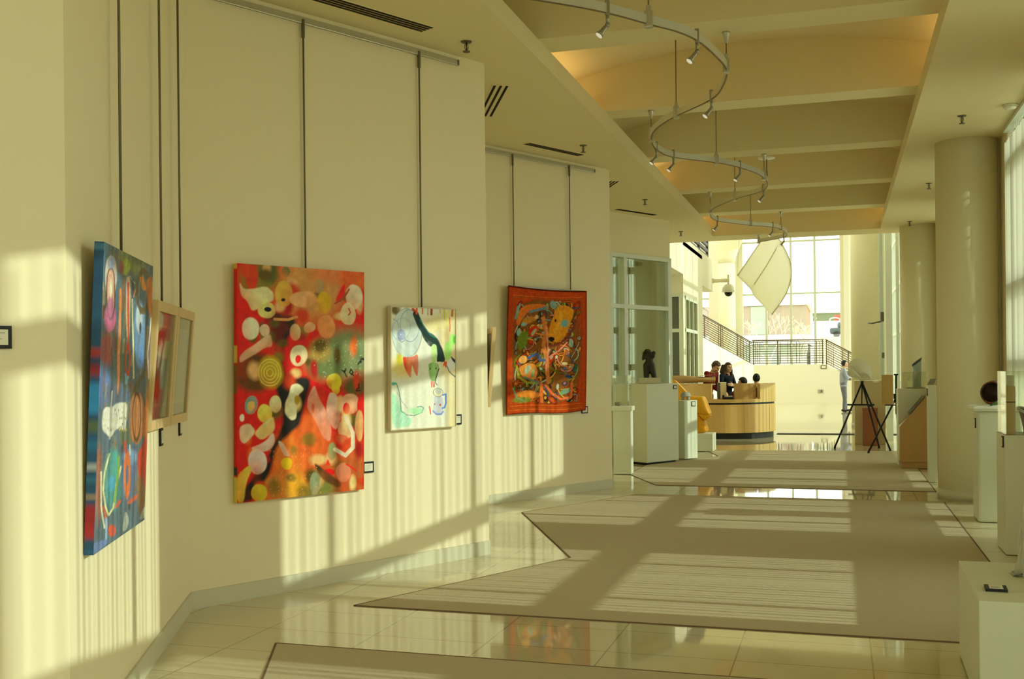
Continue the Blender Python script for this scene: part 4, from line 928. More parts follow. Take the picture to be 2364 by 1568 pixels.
for x, y, lb in ((-2.80, 7.94, 'brass sprinkler head on the soffit by the red abstract wall edge'), (-2.83, 12.08, 'brass sprinkler head on the soffit above the cloth hanging'), (-2.85, 16.3, 'brass sprinkler head on the soffit before the tall office window'), (-2.88, 20.4, 'brass sprinkler head on the soffit past the office corner'),
                 (1.25, 12.0, 'brass sprinkler head on the soffit before the thick near column'), (1.25, 16.3, 'brass sprinkler head on the soffit beside the thick near column'), (1.24, 20.5, 'brass sprinkler head on the soffit above the far lectern column')):
    t = thing('ceiling_sprinkler', lb, 'sprinkler', (x, y, ZC))
    m = MB(); m.lathe([(.045, .001), (.042, -.008), (.012, -.012)], n=18); m.build('escutcheon', METALD, t)
    m = MB(); m.tube([(0, 0, -.008), (0, 0, -.075)], .007, 8); m.tube([(.012, 0, -.02), (.016, 0, -.05), (0, 0, -.078)], .003, 6); m.tube([(-.012, 0, -.02), (-.016, 0, -.05), (0, 0, -.078)], .003, 6); m.build('head', METALD, t)
    m = MB(); m.lathe([(.03, -.078), (.03, -.084)], n=14); m.build('deflector', METALD, t)
t = thing('smoke_detector', 'round pale smoke detector on the soffit by the window wall', 'smoke detector', (1.66, 11.65, ZC))
m = MB(); m.lathe([(.07, -.001), (.07, -.018)], n=24); m.build('base', CARD, t)
m = MB(); m.lathe([(.062, -.018), (.055, -.04), (.02, -.046)], n=24); m.build('cover', CARD, t)
# ---------------------------------------------------------------- display stands along the office side
def case(x0, y0, z0, x1, y1, z1, label, th=.006):
    t = thing('acrylic_cover', label, 'display cover', ((x0+x1)/2, (y0+y1)/2, z0)); w, d, h = (x1-x0)/2, (y1-y0)/2, z1-z0
    m = MB()
    m.box(-w, -d, 0, w, -d+th, h); m.box(-w, d-th, 0, w, d, h); m.box(-w, -d+th, 0, -w+th, d-th, h); m.box(w-th, -d+th, 0, w, d-th, h); m.box(-w+th, -d+th, h-th, w-th, d-th, h); m.build('walls', ACRYL, t)
    return t
def mini_card(parent_label, loc, rotz, w=.085, h=.065, flat=False):
    t = thing('caption_card', parent_label, 'label', loc, rotz)
    m = MB()
    if flat:
        m.box(-w/2, -h/2, 0, w/2, h/2, .012); m.build('frame', BLACK, t)
        m = MB(); m.box(-w/2+.018, -h/2+.012, .012, w/2-.018, h/2-.012, .014); c = m.build('card', CARD, t)
        m = MB()
        for i in range(4): m.box(-w/2+.026, -h/2+.022+.011*i, .014, w/2-.04+.01*(i % 2), -h/2+.025+.011*i, .0146)
        m.build('print_lines', INK, c)
    else:
        m.box(-w/2, -.008, -h/2, w/2, -.0005, h/2); m.build('frame', BLACK, t)
        m = MB(); m.box(-w/2+.012, -.0095, -h/2+.012, w/2-.012, -.008, h/2-.012); c = m.build('card', CARD, t)
        m = MB()
        for i in range(2): m.box(-w/2+.02, -.0099, -.008+.014*i, w/2-.025, -.0095, -.005+.014*i)
        m.build('print_lines', INK, c)
    return t
# P1: narrow white stand with flared top
t = thing('pedestal', 'narrow white pedestal with clear cover beside the protruding wall edge', 'pedestal', (-3.07, 15.50, .006), R(3))
m = MB(); m.box(-.13, -.13, .002, .13, .13, .93, .004); m.build('body', WHITE, t)
m = MB(); m.box(-.155, -.155, .93, .155, .155, 1.0, .01); m.build('top', WHITE, t)
c = case(-3.20, 15.38, 1.007, -2.97, 15.62, 1.46, 'clear acrylic cover on the narrow white pedestal')
t = thing('stone_fragment', 'small rough fragment under the clear cover of the narrow pedestal', 'sculpture', (-3.13, 15.44, 1.007))
m = MB(); m.ell((0, 0, .03), (.05, .04, .03), 14, 8, lambda d: 1+.25*math.sin(7*d.x+3*d.y)); m.build('stone', mat('rough_stone', (.30, .24, .14), .9, .1, var=.3, scale=30), t)
# P2: large box with torso
t = thing('pedestal', 'large grey white box pedestal below the dark torso sculpture', 'pedestal', (-2.97, 16.95, .006), R(58))
m = MB(); m.box(0, 0, .03, .78, .74, 1.3, .004); m.build('body', WHITE, t)
m = MB(); m.box(.04, .04, .001, .74, .70, .03); m.build('plinth', BLACK, t)
t = thing('torso_sculpture', 'dark headless torso sculpture on a pale block', 'sculpture', (-2.99, 17.38, 1.307), R(10))
DKB = mat('dark_bronze', (.035, .03, .022), .45, .4, .3, var=.3, scale=25)
m = MB(); m.box(-.175, -.13, .001, .175, .13, .095, .006); m.build('block', mat('pale_block', (.66, .62, .47), .7, .2, var=.08, scale=20), t)
m = MB()
m.cap((-.055, 0, .10), (-.045, 0, .30), .042, .062); m.cap((.075, 0, .10), (.03, 0, .30), .040, .062); m.ell((-.005, 0, .32), (.085, .07, .075), 16, 10)
m.cap((0, 0, .32), (-.005, 0, .43), .062, .07); m.ell((-.01, -.01, .46), (.088, .065, .07), 16, 10); m.cap((-.08, 0, .50), (-.105, -.03, .40), .034, .022); m.cap((.07, 0, .50), (.06, -.05, .44), .036, .028); m.ell((-.03, -.02, .54), (.055, .05, .03), 12, 8)
o = m.build('figure', DKB, t); rm = o.modifiers.new('fuse', 'REMESH'); rm.mode = 'VOXEL'; rm.voxel_size = .009; rm.use_smooth_shade = True
mini_card('small caption card on the corner of the torso pedestal', (-2.60, 17.54, 1.245), R(58))
# P3: slim stand with mushroom form
t = thing('pedestal', 'slim white pedestal with black caption and little domed sculpture', 'pedestal', (-2.525, 18.10, .006), R(57))
m = MB(); m.box(0, 0, .002, .33, .27, .995, .004); m.build('body', WHITE, t)
mini_card('black framed caption on the sunlit face of the slim pedestal', (-2.40, 18.292, .94), R(57), .10, .085)
t = thing('dome_sculpture', 'little stone dome on two stubby legs on the slim pedestal', 'sculpture', (-2.54, 18.36, 1.002))
STN = mat('grey_stone', (.42, .42, .36), .8, .2, var=.2, scale=30)
m = MB(); m.lathe([(.085, .062), (.09, .075), (.075, .115), (.04, .138), (.005, .145)], n=24); m.build('dome', STN, t)
for x in (-.045, .045):
    m = MB(); m.lathe([(.03, .001), (.026, .03), (.03, .064)], x, 0, 14); m.build('leg', STN, t)
# P4 and the yellow sheet sculpture
t = thing('pedestal', 'low white box pedestal under the folded yellow sculpture', 'pedestal', (-2.52, 20.05, .006))
m = MB(); m.box(-.42, -.24, .002, .27, .3, .325, .005); m.build('body', WHITE, t)
t = thing('yellow_sculpture', 'folded bright yellow sheet sculpture on the low white box', 'sculpture', (-2.55, 20.05, .332))
YEL = mat('yellow_sheet', (.70, .33, .008), .5, .3)
def slab(name, pts, y0, y1, bulge, k=4):
    P2 = pts
    for _ in range(2): P2 = [q for a, b in zip(P2, P2[1:]+P2[:1]) for q in ((a[0]*.8+b[0]*.2, a[1]*.8+b[1]*.2), (a[0]*.2+b[0]*.8, a[1]*.2+b[1]*.8))]
    cx, cz = sum(p[0] for p in P2)/len(P2), sum(p[1] for p in P2)/len(P2); n = len(P2); vs = []; rings = 5
    for sgn, yy in ((-1, y0), (1, y1)):
        for r in range(rings):
            f = 1-r/rings
            for p in P2: vs.append((cx+(p[0]-cx)*f, yy+sgn*bulge*math.sqrt(1-f*f), cz+(p[1]-cz)*f))
        vs.append((cx, yy+sgn*bulge, cz))
    N = rings*n+1; fs = []
    for h in range(2):
        for r in range(rings-1):
            for i in range(n): q = (h*N+r*n+i, h*N+r*n+(i+1) % n, h*N+(r+1)*n+(i+1) % n, h*N+(r+1)*n+i); fs.append(q if h == 0 else q[::-1])
        for i in range(n): q = (h*N+(rings-1)*n+i, h*N+(rings-1)*n+(i+1) % n, h*N+rings*n); fs.append(q if h == 0 else q[::-1])
    fs += [(i+N, (i+1) % n+N, (i+1) % n, i) for i in range(n)]
    m = MB(); m.add(vs, fs, True); return m.build(name, YEL, t)
slab('rear_fold', [(-.50, 1.00), (-.42, .98), (-.20, .74), (-.08, .62), (-.12, .50), (-.50, .55)], .06, .24, .03)
slab('upper_fold', [(-.16, .70), (.02, .685), (.12, .685), (.165, .60), (.20, .48), (.255, .34), (.10, .36), (-.02, .40), (-.16, .50)], -.18, .16, .05)
slab('curled_lip', [(.255, .345), (.235, .30), (.16, .235), (.11, .28), (.02, .37), (.12, .375)], -.17, .10, .02)
slab('lower_fold', [(-.30, .46), (-.02, .42), (.07, .32), (.13, .22), (.15, .15), (.19, .003), (-.30, .003)], -.08, .20, .04)

# ---------------------------------------------------------------- reception desk
DX, DY, DR = -2.58, 24.5, 1.2
beta = math.atan2(2.58, -24.5)          # direction to the viewer
def ang(phi): return math.atan2(-.994, .105)+R(phi)
t = thing('reception_desk', 'curved maple reception desk with dark reveal and black toe kick', 'desk', (DX, DY, 0))
def arc(m, r0, r1, z0, z1, p0, p1, n=40):
    vs = []; fs = []
    for i in range(n+1):
        a = ang(p0+(p1-p0)*i/n)
        for r, z in ((r0, z0), (r1, z0), (r1, z1), (r0, z1)): vs.append((r*math.cos(a), r*math.sin(a), z))
    for i in range(n):
        for k in range(4): fs.append((i*4+k, i*4+(k+1) % 4, i*4+4+(k+1) % 4, i*4+4+k))
    fs += [(3, 2, 1, 0), (4*n, 4*n+1, 4*n+2, 4*n+3)]; m.add(vs, fs, False)
m = MB(); arc(m, .74, DR-.05, .002, .13, -100, 98); m.build('toe_kick', BLACK, t)
m = MB(); arc(m, .72, DR, .13, .745, -100, 98); m.build('front_panel', OAK, t)
m = MB(); arc(m, .74, DR-.03, .745, .785, -100, 98); m.build('dark_reveal', BLACK, t)
m = MB(); arc(m, .72, DR, .785, .86, -100, 98); m.build('counter_top', OAK, t)
m = MB(); arc(m, DR-.09, DR, .86, 1.20, 44, 98); m.build('upper_panel', OAK, t)
m = MB(); arc(m, DR-.10, DR-.02, .86, 1.17, -66, -10); m.build('upper_panel', OAK, t)
m = MB(); arc(m, DR-.50, DR-.02, 1.17, 1.20, -66, -10); m.build('raised_counter', OAK, t)
a0, a1 = ang(15.8), ang(43); p0 = Vector((math.cos(a0), math.sin(a0), 0))*(DR-.14); p1 = Vector((math.cos(a1), math.sin(a1), 0))*(DR-.10); n_ = Vector((-(p1-p0).y, (p1-p0).x, 0)).normalized()
m = MB(); m.prism([p0[:2], p1[:2], (p1-n_*-.05)[:2], (p0-n_*-.05)[:2]], .86, 1.20); m.build('screen_panel', OAKD, t)  # darker maple puts the shade on this panel into its colour
for ph in (-20, 24, 60):
    a = ang(ph); m = MB(); m.tube([((DR+.0005)*math.cos(a), (DR+.0005)*math.sin(a), .14), ((DR+.0005)*math.cos(a), (DR+.0005)*math.sin(a), .74)], .003, 5); m.build('panel_joint', OAKD, t)
def on_desk(phi, r): a = ang(phi); return (DX+r*math.cos(a), DY+r*math.sin(a))
t = thing('paper_parcel', 'long brown paper parcel lying on the raised desk counter', 'parcel', (-3.08, 23.70, 1.202), R(14))
KR = mat('kraft_paper', (.42, .27, .11), .8, .1, var=.15, scale=14)
m = MB(); m.grid(lambda u, v: Vector((-.55+1.0*u, (.11+.02*math.sin(u*9))*math.cos(2*math.pi*v), .082+(.075+.012*math.sin(u*6))*math.sin(2*math.pi*v)+.02*(1-u))), 14, 14, False); m.build('wrapping', KR, t)
m = MB(); m.grid(lambda u, v: Vector((-.62+.1*u, (.14-.05*u)*math.cos(2*math.pi*v), .10+(.10-.03*u)*math.sin(2*math.pi*v))), 4, 12, False); m.build('crumpled_end', KR, t)
m = MB(); m.grid(lambda u, v: Vector((.10+.36*u, -.10+.2*v, .165+.03*u)), 4, 4, False); o = m.build('loose_flap', KR, t); solidify(o, .004)
x, y = on_desk(2.5, DR-.30)
t = thing('monitor_box', 'cream coloured upright box standing on the low desk counter', 'box', (x, y, .862), R(14))
m = MB(); m.box(-.06, -.03, .001, .07, .17, .37, .004); m.build('body', mat('cream_box', (.86, .74, .48), .6, .2), t)
m = MB(); m.box(-.11, .0, .001, -.062, .16, .36, .004); m.build('dark_side', mat('box_dark_grey', (.16, .16, .13), .6, .2), t)  # separate dark grey slab beside the cream body
x, y = on_desk(6.3, DR-.12)
t = thing('desk_phone', 'dark desk telephone on the low counter before the woman', 'telephone', (x, y, .862), R(10))
m = MB(); m.box(-.10, -.09, .001, .14, .09, .05, .01); m.build('body', BLACK, t)
m = MB(); m.box(-.02, -.08, .05, .12, .0, .075, .008); m.build('keypad', METAL, t)
m = MB(); m.tube([(-.075, -.08, .065), (-.075, .0, .085), (-.075, .08, .065)], [.022, .014, .022], 10); m.build('handset', BLACK, t)

# ---------------------------------------------------------------- easels and fabric form
def bar(m, a, b, r=.014): m.tube([a, b], r, 8)
t = thing('easel', 'black tripod easel with spread legs holding the white fabric form', 'easel', (.40, 20.8, 0))
ap = Vector((0, 0, 1.25))
LEGS = [Vector((-.50, .22, .002)), Vector((.47, -.2, .002)), Vector((.30, .45, .002))]
for L_ in LEGS:
    m = MB(); bar(m, ap, L_+Vector((0, 0, .02)), .017); o = m.build('leg', BLACK, t)
    m = MB(); m.lathe([(.02, 0), (.02, .03)], L_.x, L_.y, 10, .0); m.build('rubber_foot', BLACK, o)
m = MB(); bar(m, ap, Vector((-.01, .05, .84)), .011); m.build('centre_post', BLACK, t)
m = MB(); m.box(-.27, -.05, .82, .21, -.02, .85); m.box(.10, -.09, .80, .17, -.02, .84); m.build('canvas_ledge', BLACK, t)
m = MB(); m.ell(ap, (.03, .03, .03), 10, 8); m.build('apex_joint', BLACK, t)
t = thing('easel', 'black tripod easel with a tall mast holding a thin board', 'easel', (.86, 19.55, .006))
ap = Vector((.06, -.2, .99))
for L_ in (Vector((-.38, .38, .002)), Vector((.22, -.15, .002)), Vector((.14, .45, .002))):
    m = MB(); bar(m, ap, L_+Vector((0, 0, .02)), .016); o = m.build('leg', BLACK, t)
    m = MB(); m.lathe([(.02, 0), (.02, .03)], L_.x, L_.y, 10, .0); m.build('rubber_foot', BLACK, o)
m = MB(); m.box(.05, -.215, .72, .08, -.185, 1.40); m.box(.03, -.22, 1.385, .10, -.18, 1.41); m.build('mast', BLACK, t)
m = MB(); m.box(-.12, -.25, .865, .11, -.2, .885); m.build('canvas_ledge', BLACK, t)
m = MB(); m.box(.01, -.24, .98, .12, -.18, 1.07, .008); m.build('joint_block', BLACK, t)
t = thing('drawing_board', 'thin tan board leaning on the tall masted easel', 'board', (.80, 19.315, .893), R(-24))
m = MB(); m.box(-.105, -.012, 0, .085, 0, .51); m.build('board', mat('tan_board', (.58, .40, .17), .6, .2), t)
m = MB(); m.box(-.112, -.02, -.0, -.105, .003, .52); m.build('edge_strip', mat('gilt_strip', (.62, .45, .12), .4, .4, .3), t)
# fabric form
FAB = bpy.data.materials.new('fabric_white'); FAB.use_nodes = True; nt = FAB.node_tree; b = nt.nodes['Principled BSDF']
b.inputs['Base Color'].default_value = (.86, .85, .70, 1); b.inputs['Roughness'].default_value = .8
tr = nt.nodes.new('ShaderNodeBsdfTranslucent'); tr.inputs['Color'].default_value = (.8, .78, .6, 1); mx = nt.nodes.new('ShaderNodeMixShader'); mx.inputs[0].default_value = .25
nt.links.new(b.outputs[0], mx.inputs[1]); nt.links.new(tr.outputs[0], mx.inputs[2]); nt.links.new(mx.outputs[0], nt.nodes['Material Output'].inputs['Surface'])
t = thing('fabric_sculpture', 'billowing white stiffened fabric form resting on the easel top', 'sculpture', (.40, 20.8, 1.293))
top = spl([(-.24, .10), (-.245, .25), (-.20, .35), (-.10, .39), (.0, .37), (.09, .31), (.155, .22), (.17, .10), (.155, .02)], 5)
bot = spl([(-.24, .10), (-.22, .07), (-.16, .05), (-.10, .02), (-.03, -.005), (.02, .0), (.06, .005), (.10, .01), (.155, .02)], 5)
def shell(u, v, off=0.0, dep=.17):
    i = int(round(u*(len(top)-1))); a, b_ = top[i], bot[i]; p = a.lerp(b_, v)
    pl = abs(math.sin(2.6*math.pi*(v*.9+u*.45+off))); e = math.sin(math.pi*min(1, .04+v*.96))
    return Vector((p.x+.012*math.sin(9*v), -dep*e*(.35+.65*math.sin(math.pi*u))+.06*(pl-.5)*(1-.6*u), p.y+.022*(pl-.5)*math.sin(math.pi*u)))
m = MB(); m.grid(shell, len(top)-1, 26); o = m.build('billow', FAB, t); solidify(o, .006)
m = MB(); m.grid(lambda u, v: (lambda q: Vector((q.x, -q.y*.9+.03, q.z)))(shell(u, v, .3, .15)), len(top)-1, 18); o = m.build('back_fold', FAB, t); solidify(o, .006)
m = MB(); m.grid(lambda u, v: Vector((-.245+.30*u, -.10-.09*math.sin(math.pi*u)+.02*math.sin(8*v), .09-.09*u+(.20-.13*u)*v*math.sin(math.pi*min(1, u+.25))+.012*math.sin(12*u))), 16, 8); o = m.build('front_petal', FAB, t); solidify(o, .005)
m = MB(); m.grid(lambda u, v: Vector((.02+.40*u, -.05+.2*v+.03*math.sin(u*8), .02+.05*math.sin(u*7+1)-.03*u+.05*v*(1-u))), 16, 6); o = m.build('ragged_tail', FAB, t); solidify(o, .006)
t = thing('pedestal', 'tall beige pedestal box standing behind the black easels', 'pedestal', (.56, 22.4, 0))
m = MB(); m.box(-.28, -.2, .002, .30, .3, 1.265, .004); m.build('body', mat('beige_box', (.60, .53, .36), .6, .2), t)
t = thing('wooden_box', 'reddish brown wooden bin standing between the easel legs', 'box', (.55, 21.95, 0))
m = MB(); m.box(-.13, -.12, .002, .15, .12, .73, .006); m.build('body', REDWOOD, t)
m = MB(); m.box(-.135, -.125, .70, .155, .125, .735, .004); m.build('rim', REDWOOD, t)

# ---------------------------------------------------------------- stands along the window side
# lectern unit with panels
t = thing('lectern', 'maple lectern with a sloping top in front of the far column', 'lectern', (.86, 17.05, .006))
prof_l = [(0, .10), (.62, .10), (.62, 1.24), (.50, 1.24), (0, .63)]
m = MB(); n_l = len(prof_l)
m.add([(x, 0, z) for x, z in prof_l]+[(x, .32, z) for x, z in prof_l], [list(range(n_l)), list(range(2*n_l-1, n_l-1, -1))]+[(i+n_l, (i+1) % n_l+n_l, (i+1) % n_l, i) for i in range(n_l)]); m.build('body', OAKD, t)
m = MB(); m.box(.02, .02, .001, .60, .30, .10); m.build('plinth', OAKD, t)
m = MB(); m.add([(.14, -.02, .815), (.36, -.02, 1.083), (.36, .34, 1.083), (.14, .34, .815), (.128, -.02, .828), (.348, -.02, 1.096), (.348, .34, 1.096), (.128, .34, .828)], [(0, 3, 2, 1), (4, 5, 6, 7), (0, 1, 5, 4), (1, 2, 6, 5), (2, 3, 7, 6), (3, 0, 4, 7)]); m.build('dark_reading_plate', METALD, t)
t = thing('cabinet', 'grey white cabinet standing behind the maple lectern', 'cabinet', (1.08, 17.68, .006))
m = MB(); m.box(-.22, -.26, .001, .27, .3, 1.19, .004); m.build('body', WHITE, t)
t = thing('pedestal', 'tall narrow white pedestal with clear cover beside the maple lectern', 'pedestal', (1.165, 15.22, .002))
m = MB(); m.box(-.045, -.14, .002, .06, .10, 1.29, .003); m.build('body', WHITE, t)
mini_card('tiny dark caption on the tall narrow pedestal', (1.118, 15.16, 1.20), R(-90), .06, .1)
t = thing('cylinder_sculpture', 'pale blue glazed cylinder with slanted dark top on the grey cabinet', 'sculpture', (1.16, 17.80, 1.197))
m = MB(); n = 24
vs = [(.065*math.cos(2*math.pi*k/n), .065*math.sin(2*math.pi*k/n), .02) for k in range(n)]+[(.07*math.cos(2*math.pi*k/n), .07*math.sin(2*math.pi*k/n), .40+.055*math.cos(2*math.pi*k/n)) for k in range(n)]
m.add(vs, [(i, (i+1) % n, n+(i+1) % n, n+i) for i in range(n)]+[list(range(n))[::-1], list(range(n, 2*n))], True); m.build('body', mat('pale_blue_glaze', (.46, .56, .56), .3, .5), t)
m = MB(); vs2 = [(x*1.06, y*1.06, z+.002) for x, y, z in vs[n:]]; m.add(vs2+[(x, y, z+.035) for x, y, z in vs2], [(i, (i+1) % n, n+(i+1) % n, n+i) for i in range(n)]+[list(range(n))[::-1], list(range(n, 2*n))], True); m.build('slanted_cap', mat('slate_blue', (.10, .13, .16), .4, .4, var=.4, scale=30), t)
m = MB(); m.box(-.16, -.11, .0005, .11, .11, .012, .003); m.box(-.15, -.10, .012, .10, .10, .022, .003); m.build('stacked_base', mat('pale_plate', (.58, .56, .42), .5, .3), t)
case(.93, 17.46, 1.197, 1.30, 17.64, 1.46, 'clear low cover in front of the pale blue cylinder')
t = thing('small_frame', 'small dark tilted frame on top of the tall narrow pedestal', 'picture', (1.165, 15.2, 1.295), R(-20))
m = MB(); m.add([(-.05, -.01, 0), (.04, -.01, 0), (.06, .05, .085), (-.02, .05, .085), (-.05, .0, 0), (.04, .0, 0), (.06, .06, .085), (-.02, .06, .085)], [(0, 1, 2, 3), (7, 6, 5, 4), (0, 4, 5, 1), (1, 5, 6, 2), (2, 6, 7, 3), (3, 7, 4, 0)]); m.build('panel', mat('grey_panel_dark', (.26, .25, .18), .5, .3), t)
# R3: round-topped stand with dark bowl
t = thing('pedestal', 'white display stand with rounded top holding the dark bowl', 'pedestal', (1.50, 11.62, 0))
m = MB(); m.box(-.20, -.22, .002, .21, .22, 1.10, .025); m.build('body', WHITE, t)
m = MB(); m.box(-.255, -.26, 1.10, .235, .26, 1.15, .022); m.build('top', WHITE, t)
mini_card('small dark caption on the rounded stand with the bowl', (1.299, 11.55, .98), R(-90), .06, .1)
t = thing('bowl_sculpture', 'dark hollow round bowl turned on its side with a green leaf', 'sculpture', (1.47, 11.57, 1.152))
m = MB(); n = 28
prof_ = [(.0, .115), (.06, .105), (.105, .06), (.125, 0), (.112, -.05), (.10, -.06), (.095, -.045), (.11, 0), (.092, .05), (.05, .09), (0, .10)]
vs = []; A_ = Vector((-.45, -.88, .12)).normalized(); X_ = A_.orthogonal().normalized(); Y_ = A_.cross(X_)
for r, a in prof_:
    for k in range(n): q = Vector((0, 0, .128))-A_*a+X_*(r*math.cos(2*math.pi*k/n))+Y_*(r*math.sin(2*math.pi*k/n)); vs.append(q)
m.add(vs, [(i*n+k, i*n+(k+1) % n, (i+1)*n+(k+1) % n, (i+1)*n+k) for i in range(len(prof_)-1) for k in range(n)], True); m.build('bowl', mat('raku_brown', (.075, .045, .025), .45, .4, var=.6, scale=12), t)
m = MB(); m.tube([Vector((0, 0, .128))+A_*.05+X_*(.105*math.cos(2*math.pi*k/28))+Y_*(.105*math.sin(2*math.pi*k/28)) for k in range(28)], .008, 8, True); m.build('rim', mat('rim_russet', (.26, .07, .03), .4, .4), t)
m = MB(); m.grid(lambda u, v: Vector((-.06+.13*u+.02*v, -.13-.01*math.sin(math.pi*u), .004+.075*u+.035*(v-.5)*math.sin(math.pi*min(1, u+.1)))), 8, 4); o = m.build('leaf', mat('leaf_green', (.05, .20, .03), .4, .4, var=.4, scale=30), t); solidify(o, .006)
t = thing('glass_disc', 'pale blue grey glass disc standing behind the dark bowl', 'sculpture', (1.60, 11.79, 1.152))
m = MB(); vs = []; n = 28
m.tube([(0, -.012, .112), (0, .012, .112)], .11, 28); m.build('disc', mat('disc_glass', (.34, .38, .33), .15, .6), t)
m = MB(); m.box(-.05, -.03, .0005, .05, .03, .012, .003); m.build('foot', BLACK, t)
# R2: stand with clear case, wooden post and bell
t = thing('pedestal', 'white pedestal with clear case before the rounded display stand', 'pedestal', (1.53, 9.75, 0))
m = MB(); m.box(-.24, -.25, .004, .25, .25, .985, .005); m.build('body', WHITE, t)
m = MB(); m.box(-.225, -.235, .001, .235, .235, .004); m.build('plinth', BLACK, t)
mini_card('dark caption plate on the pedestal with the clear case', (1.288, 9.60, .925), R(-90), .075, .095)
case(1.30, 9.52, .985, 1.77, 9.99, 1.51, 'clear acrylic case over the wooden post and woven basket')
t = thing('wooden_post', 'square pale wooden post inside the clear case', 'sculpture', (1.345, 9.62, .985))
m = MB(); m.box(-.033, -.06, .0005, .035, .04, .40, .003); m.build('post', PALEWOOD, t)
m = MB(); m.box(-.03, -.05, .40, .03, .03, .49, .004); m.build('glass_cap', mat('cap_silver', (.72, .72, .62), .2, .6, .2), t)
m = MB(); m.box(-.034, -.061, .265, .036, .041, .272); m.build('dark_band', BLACK, t)
t = thing('woven_basket', 'brown ribbed vessel with a pale wavy rim inside the clear case', 'sculpture', (1.56, 9.72, .985))
BRB = mat('rib_brown', (.20, .085, .03), .5, .3)
m = MB(); n = 72
def rv(k, r): return r*(1+.02*(1 if k % 2 else -1))
vs = []
for z, r in ((.0005, .095), (.07, .105), (.14, .125), (.17, .135)):
    for k in range(n): a = 2*math.pi*k/n; rr_ = rv(k, r); zz = z*(1+.25*math.cos(a-2.6)) if z > .01 else z; vs.append((rr_*math.cos(a), rr_*math.sin(a), zz))
m.add(vs, [(i*n+k, i*n+(k+1) % n, (i+1)*n+(k+1) % n, (i+1)*n+k) for i in range(3) for k in range(n)]+[list(range(n))[::-1]]); m.build('body', BRB, t)
m = MB(); m.tube([(.138*math.cos(2*math.pi*k/40), .138*math.sin(2*math.pi*k/40), .172*(1+.25*math.cos(2*math.pi*k/40-2.6))) for k in range(40)], .012, 8, True); m.build('pale_rim', mat('pale_rim', (.72, .70, .58), .4, .4), t)
# R1: near low stand
t = thing('pedestal', 'wide low white pedestal close to the viewer with caption card on top', 'pedestal', (.585, 5.15, .006), R(-1))
m = MB(); m.box(0, 0, .004, .49, 1.03, .505, .006); m.build('body', WHITE, t)
m = MB(); m.box(.015, .015, .001, .475, 1.015, .004); m.build('plinth', BLACK, t)
mini_card('black framed caption lying flat on the wide low pedestal', (.69, 5.42, .512), R(-3), .095, .11, True)
t = thing('plastic_sculpture', 'crumpled clear plastic form on the wide low pedestal', 'sculpture', (.945, 5.78, .513))
PL = bpy.data.materials.new('clear_film'); PL.use_nodes = True; nt = PL.node_tree; nt.nodes.clear(); out = nt.nodes.new('ShaderNodeOutputMaterial'); mx = nt.nodes.new('ShaderNodeMixShader'); a_ = nt.nodes.new('ShaderNodeBsdfTransparent'); b2 = nt.nodes.new('ShaderNodeBsdfPrincipled'); b2.inputs['Base Color'].default_value = (.56, .56, .46, 1); b2.inputs['Roughness'].default_value = .15; mx.inputs[0].default_value = .55
nt.links.new(a_.outputs[0], mx.inputs[1]); nt.links.new(b2.outputs[0], mx.inputs[2]); nt.links.new(mx.outputs[0], out.inputs['Surface'])
def film(u, v):
    a = 2*math.pi*u; r = .105-.035*v*v+.016*math.sin(5*a+3*v)+.01*math.sin(9*a-5*v); return Vector((r*math.cos(a), r*math.sin(a), (.003+.34*v+.02*math.sin(4*a)*v)))
m = MB(); m.grid(film, 60, 10, False); m.build('film', PL, t)
m = MB(); m.grid(lambda u, v: Vector((-.085-.045*u, .06-.10*v+.03*u, .002+.05*(1-u)*abs(v-.5)+.002*u)), 6, 6, False); o = m.build('torn_edge', mat('film_dark', (.25, .24, .18), .2, .5), t); solidify(o, .003)
# ---------------------------------------------------------------- people
SKIN = mat('skin', (.56, .33, .20), .55, .3); EYE = mat('eye_dark', (.02, .015, .01), .3, .5); LIP = mat('lip', (.38, .12, .09), .5, .3)
def V(*a): return Vector(a)
def fuse(o, v, sm=3):
    r = o.modifiers.new('fuse', 'REMESH'); r.mode = 'VOXEL'; r.voxel_size = v; r.use_smooth_shade = True
    s = o.modifiers.new('smooth', 'SMOOTH'); s.factor = .5; s.iterations = sm; return o
def hand(m, w, d, n, thumb, curl=.5):
    d = d.normalized(); n = (n-d*n.dot(d)).normalized(); s = d.cross(n).normalized()*thumb
    for k in (-1, 0, 1): m.cap(w+s*k*.018, w+d*.085+s*k*.026, .017, .014, 10)
    for k, L in zip((1.5, .5, -.5, -1.5), (.068, .078, .072, .055)):
        a = w+d*.088+s*k*.019; b = a+(d*math.cos(curl*.6)+n*math.sin(curl*.6))*L*.55; c = b+(d*math.cos(curl*1.5)+n*math.sin(curl*1.5))*L*.5
        m.cap(a, b, .0095, .009, 8); m.cap(b, c, .009, .0078, 8)
    a = w+d*.025+s*.028; b = a+(d*.6+s*.75+n*.25).normalized()*.045; c = b+(d*.85+s*.25+n*.4).normalized()*.034
    m.cap(a, b, .0125, .011, 8); m.cap(b, c, .0105, .009, 8)
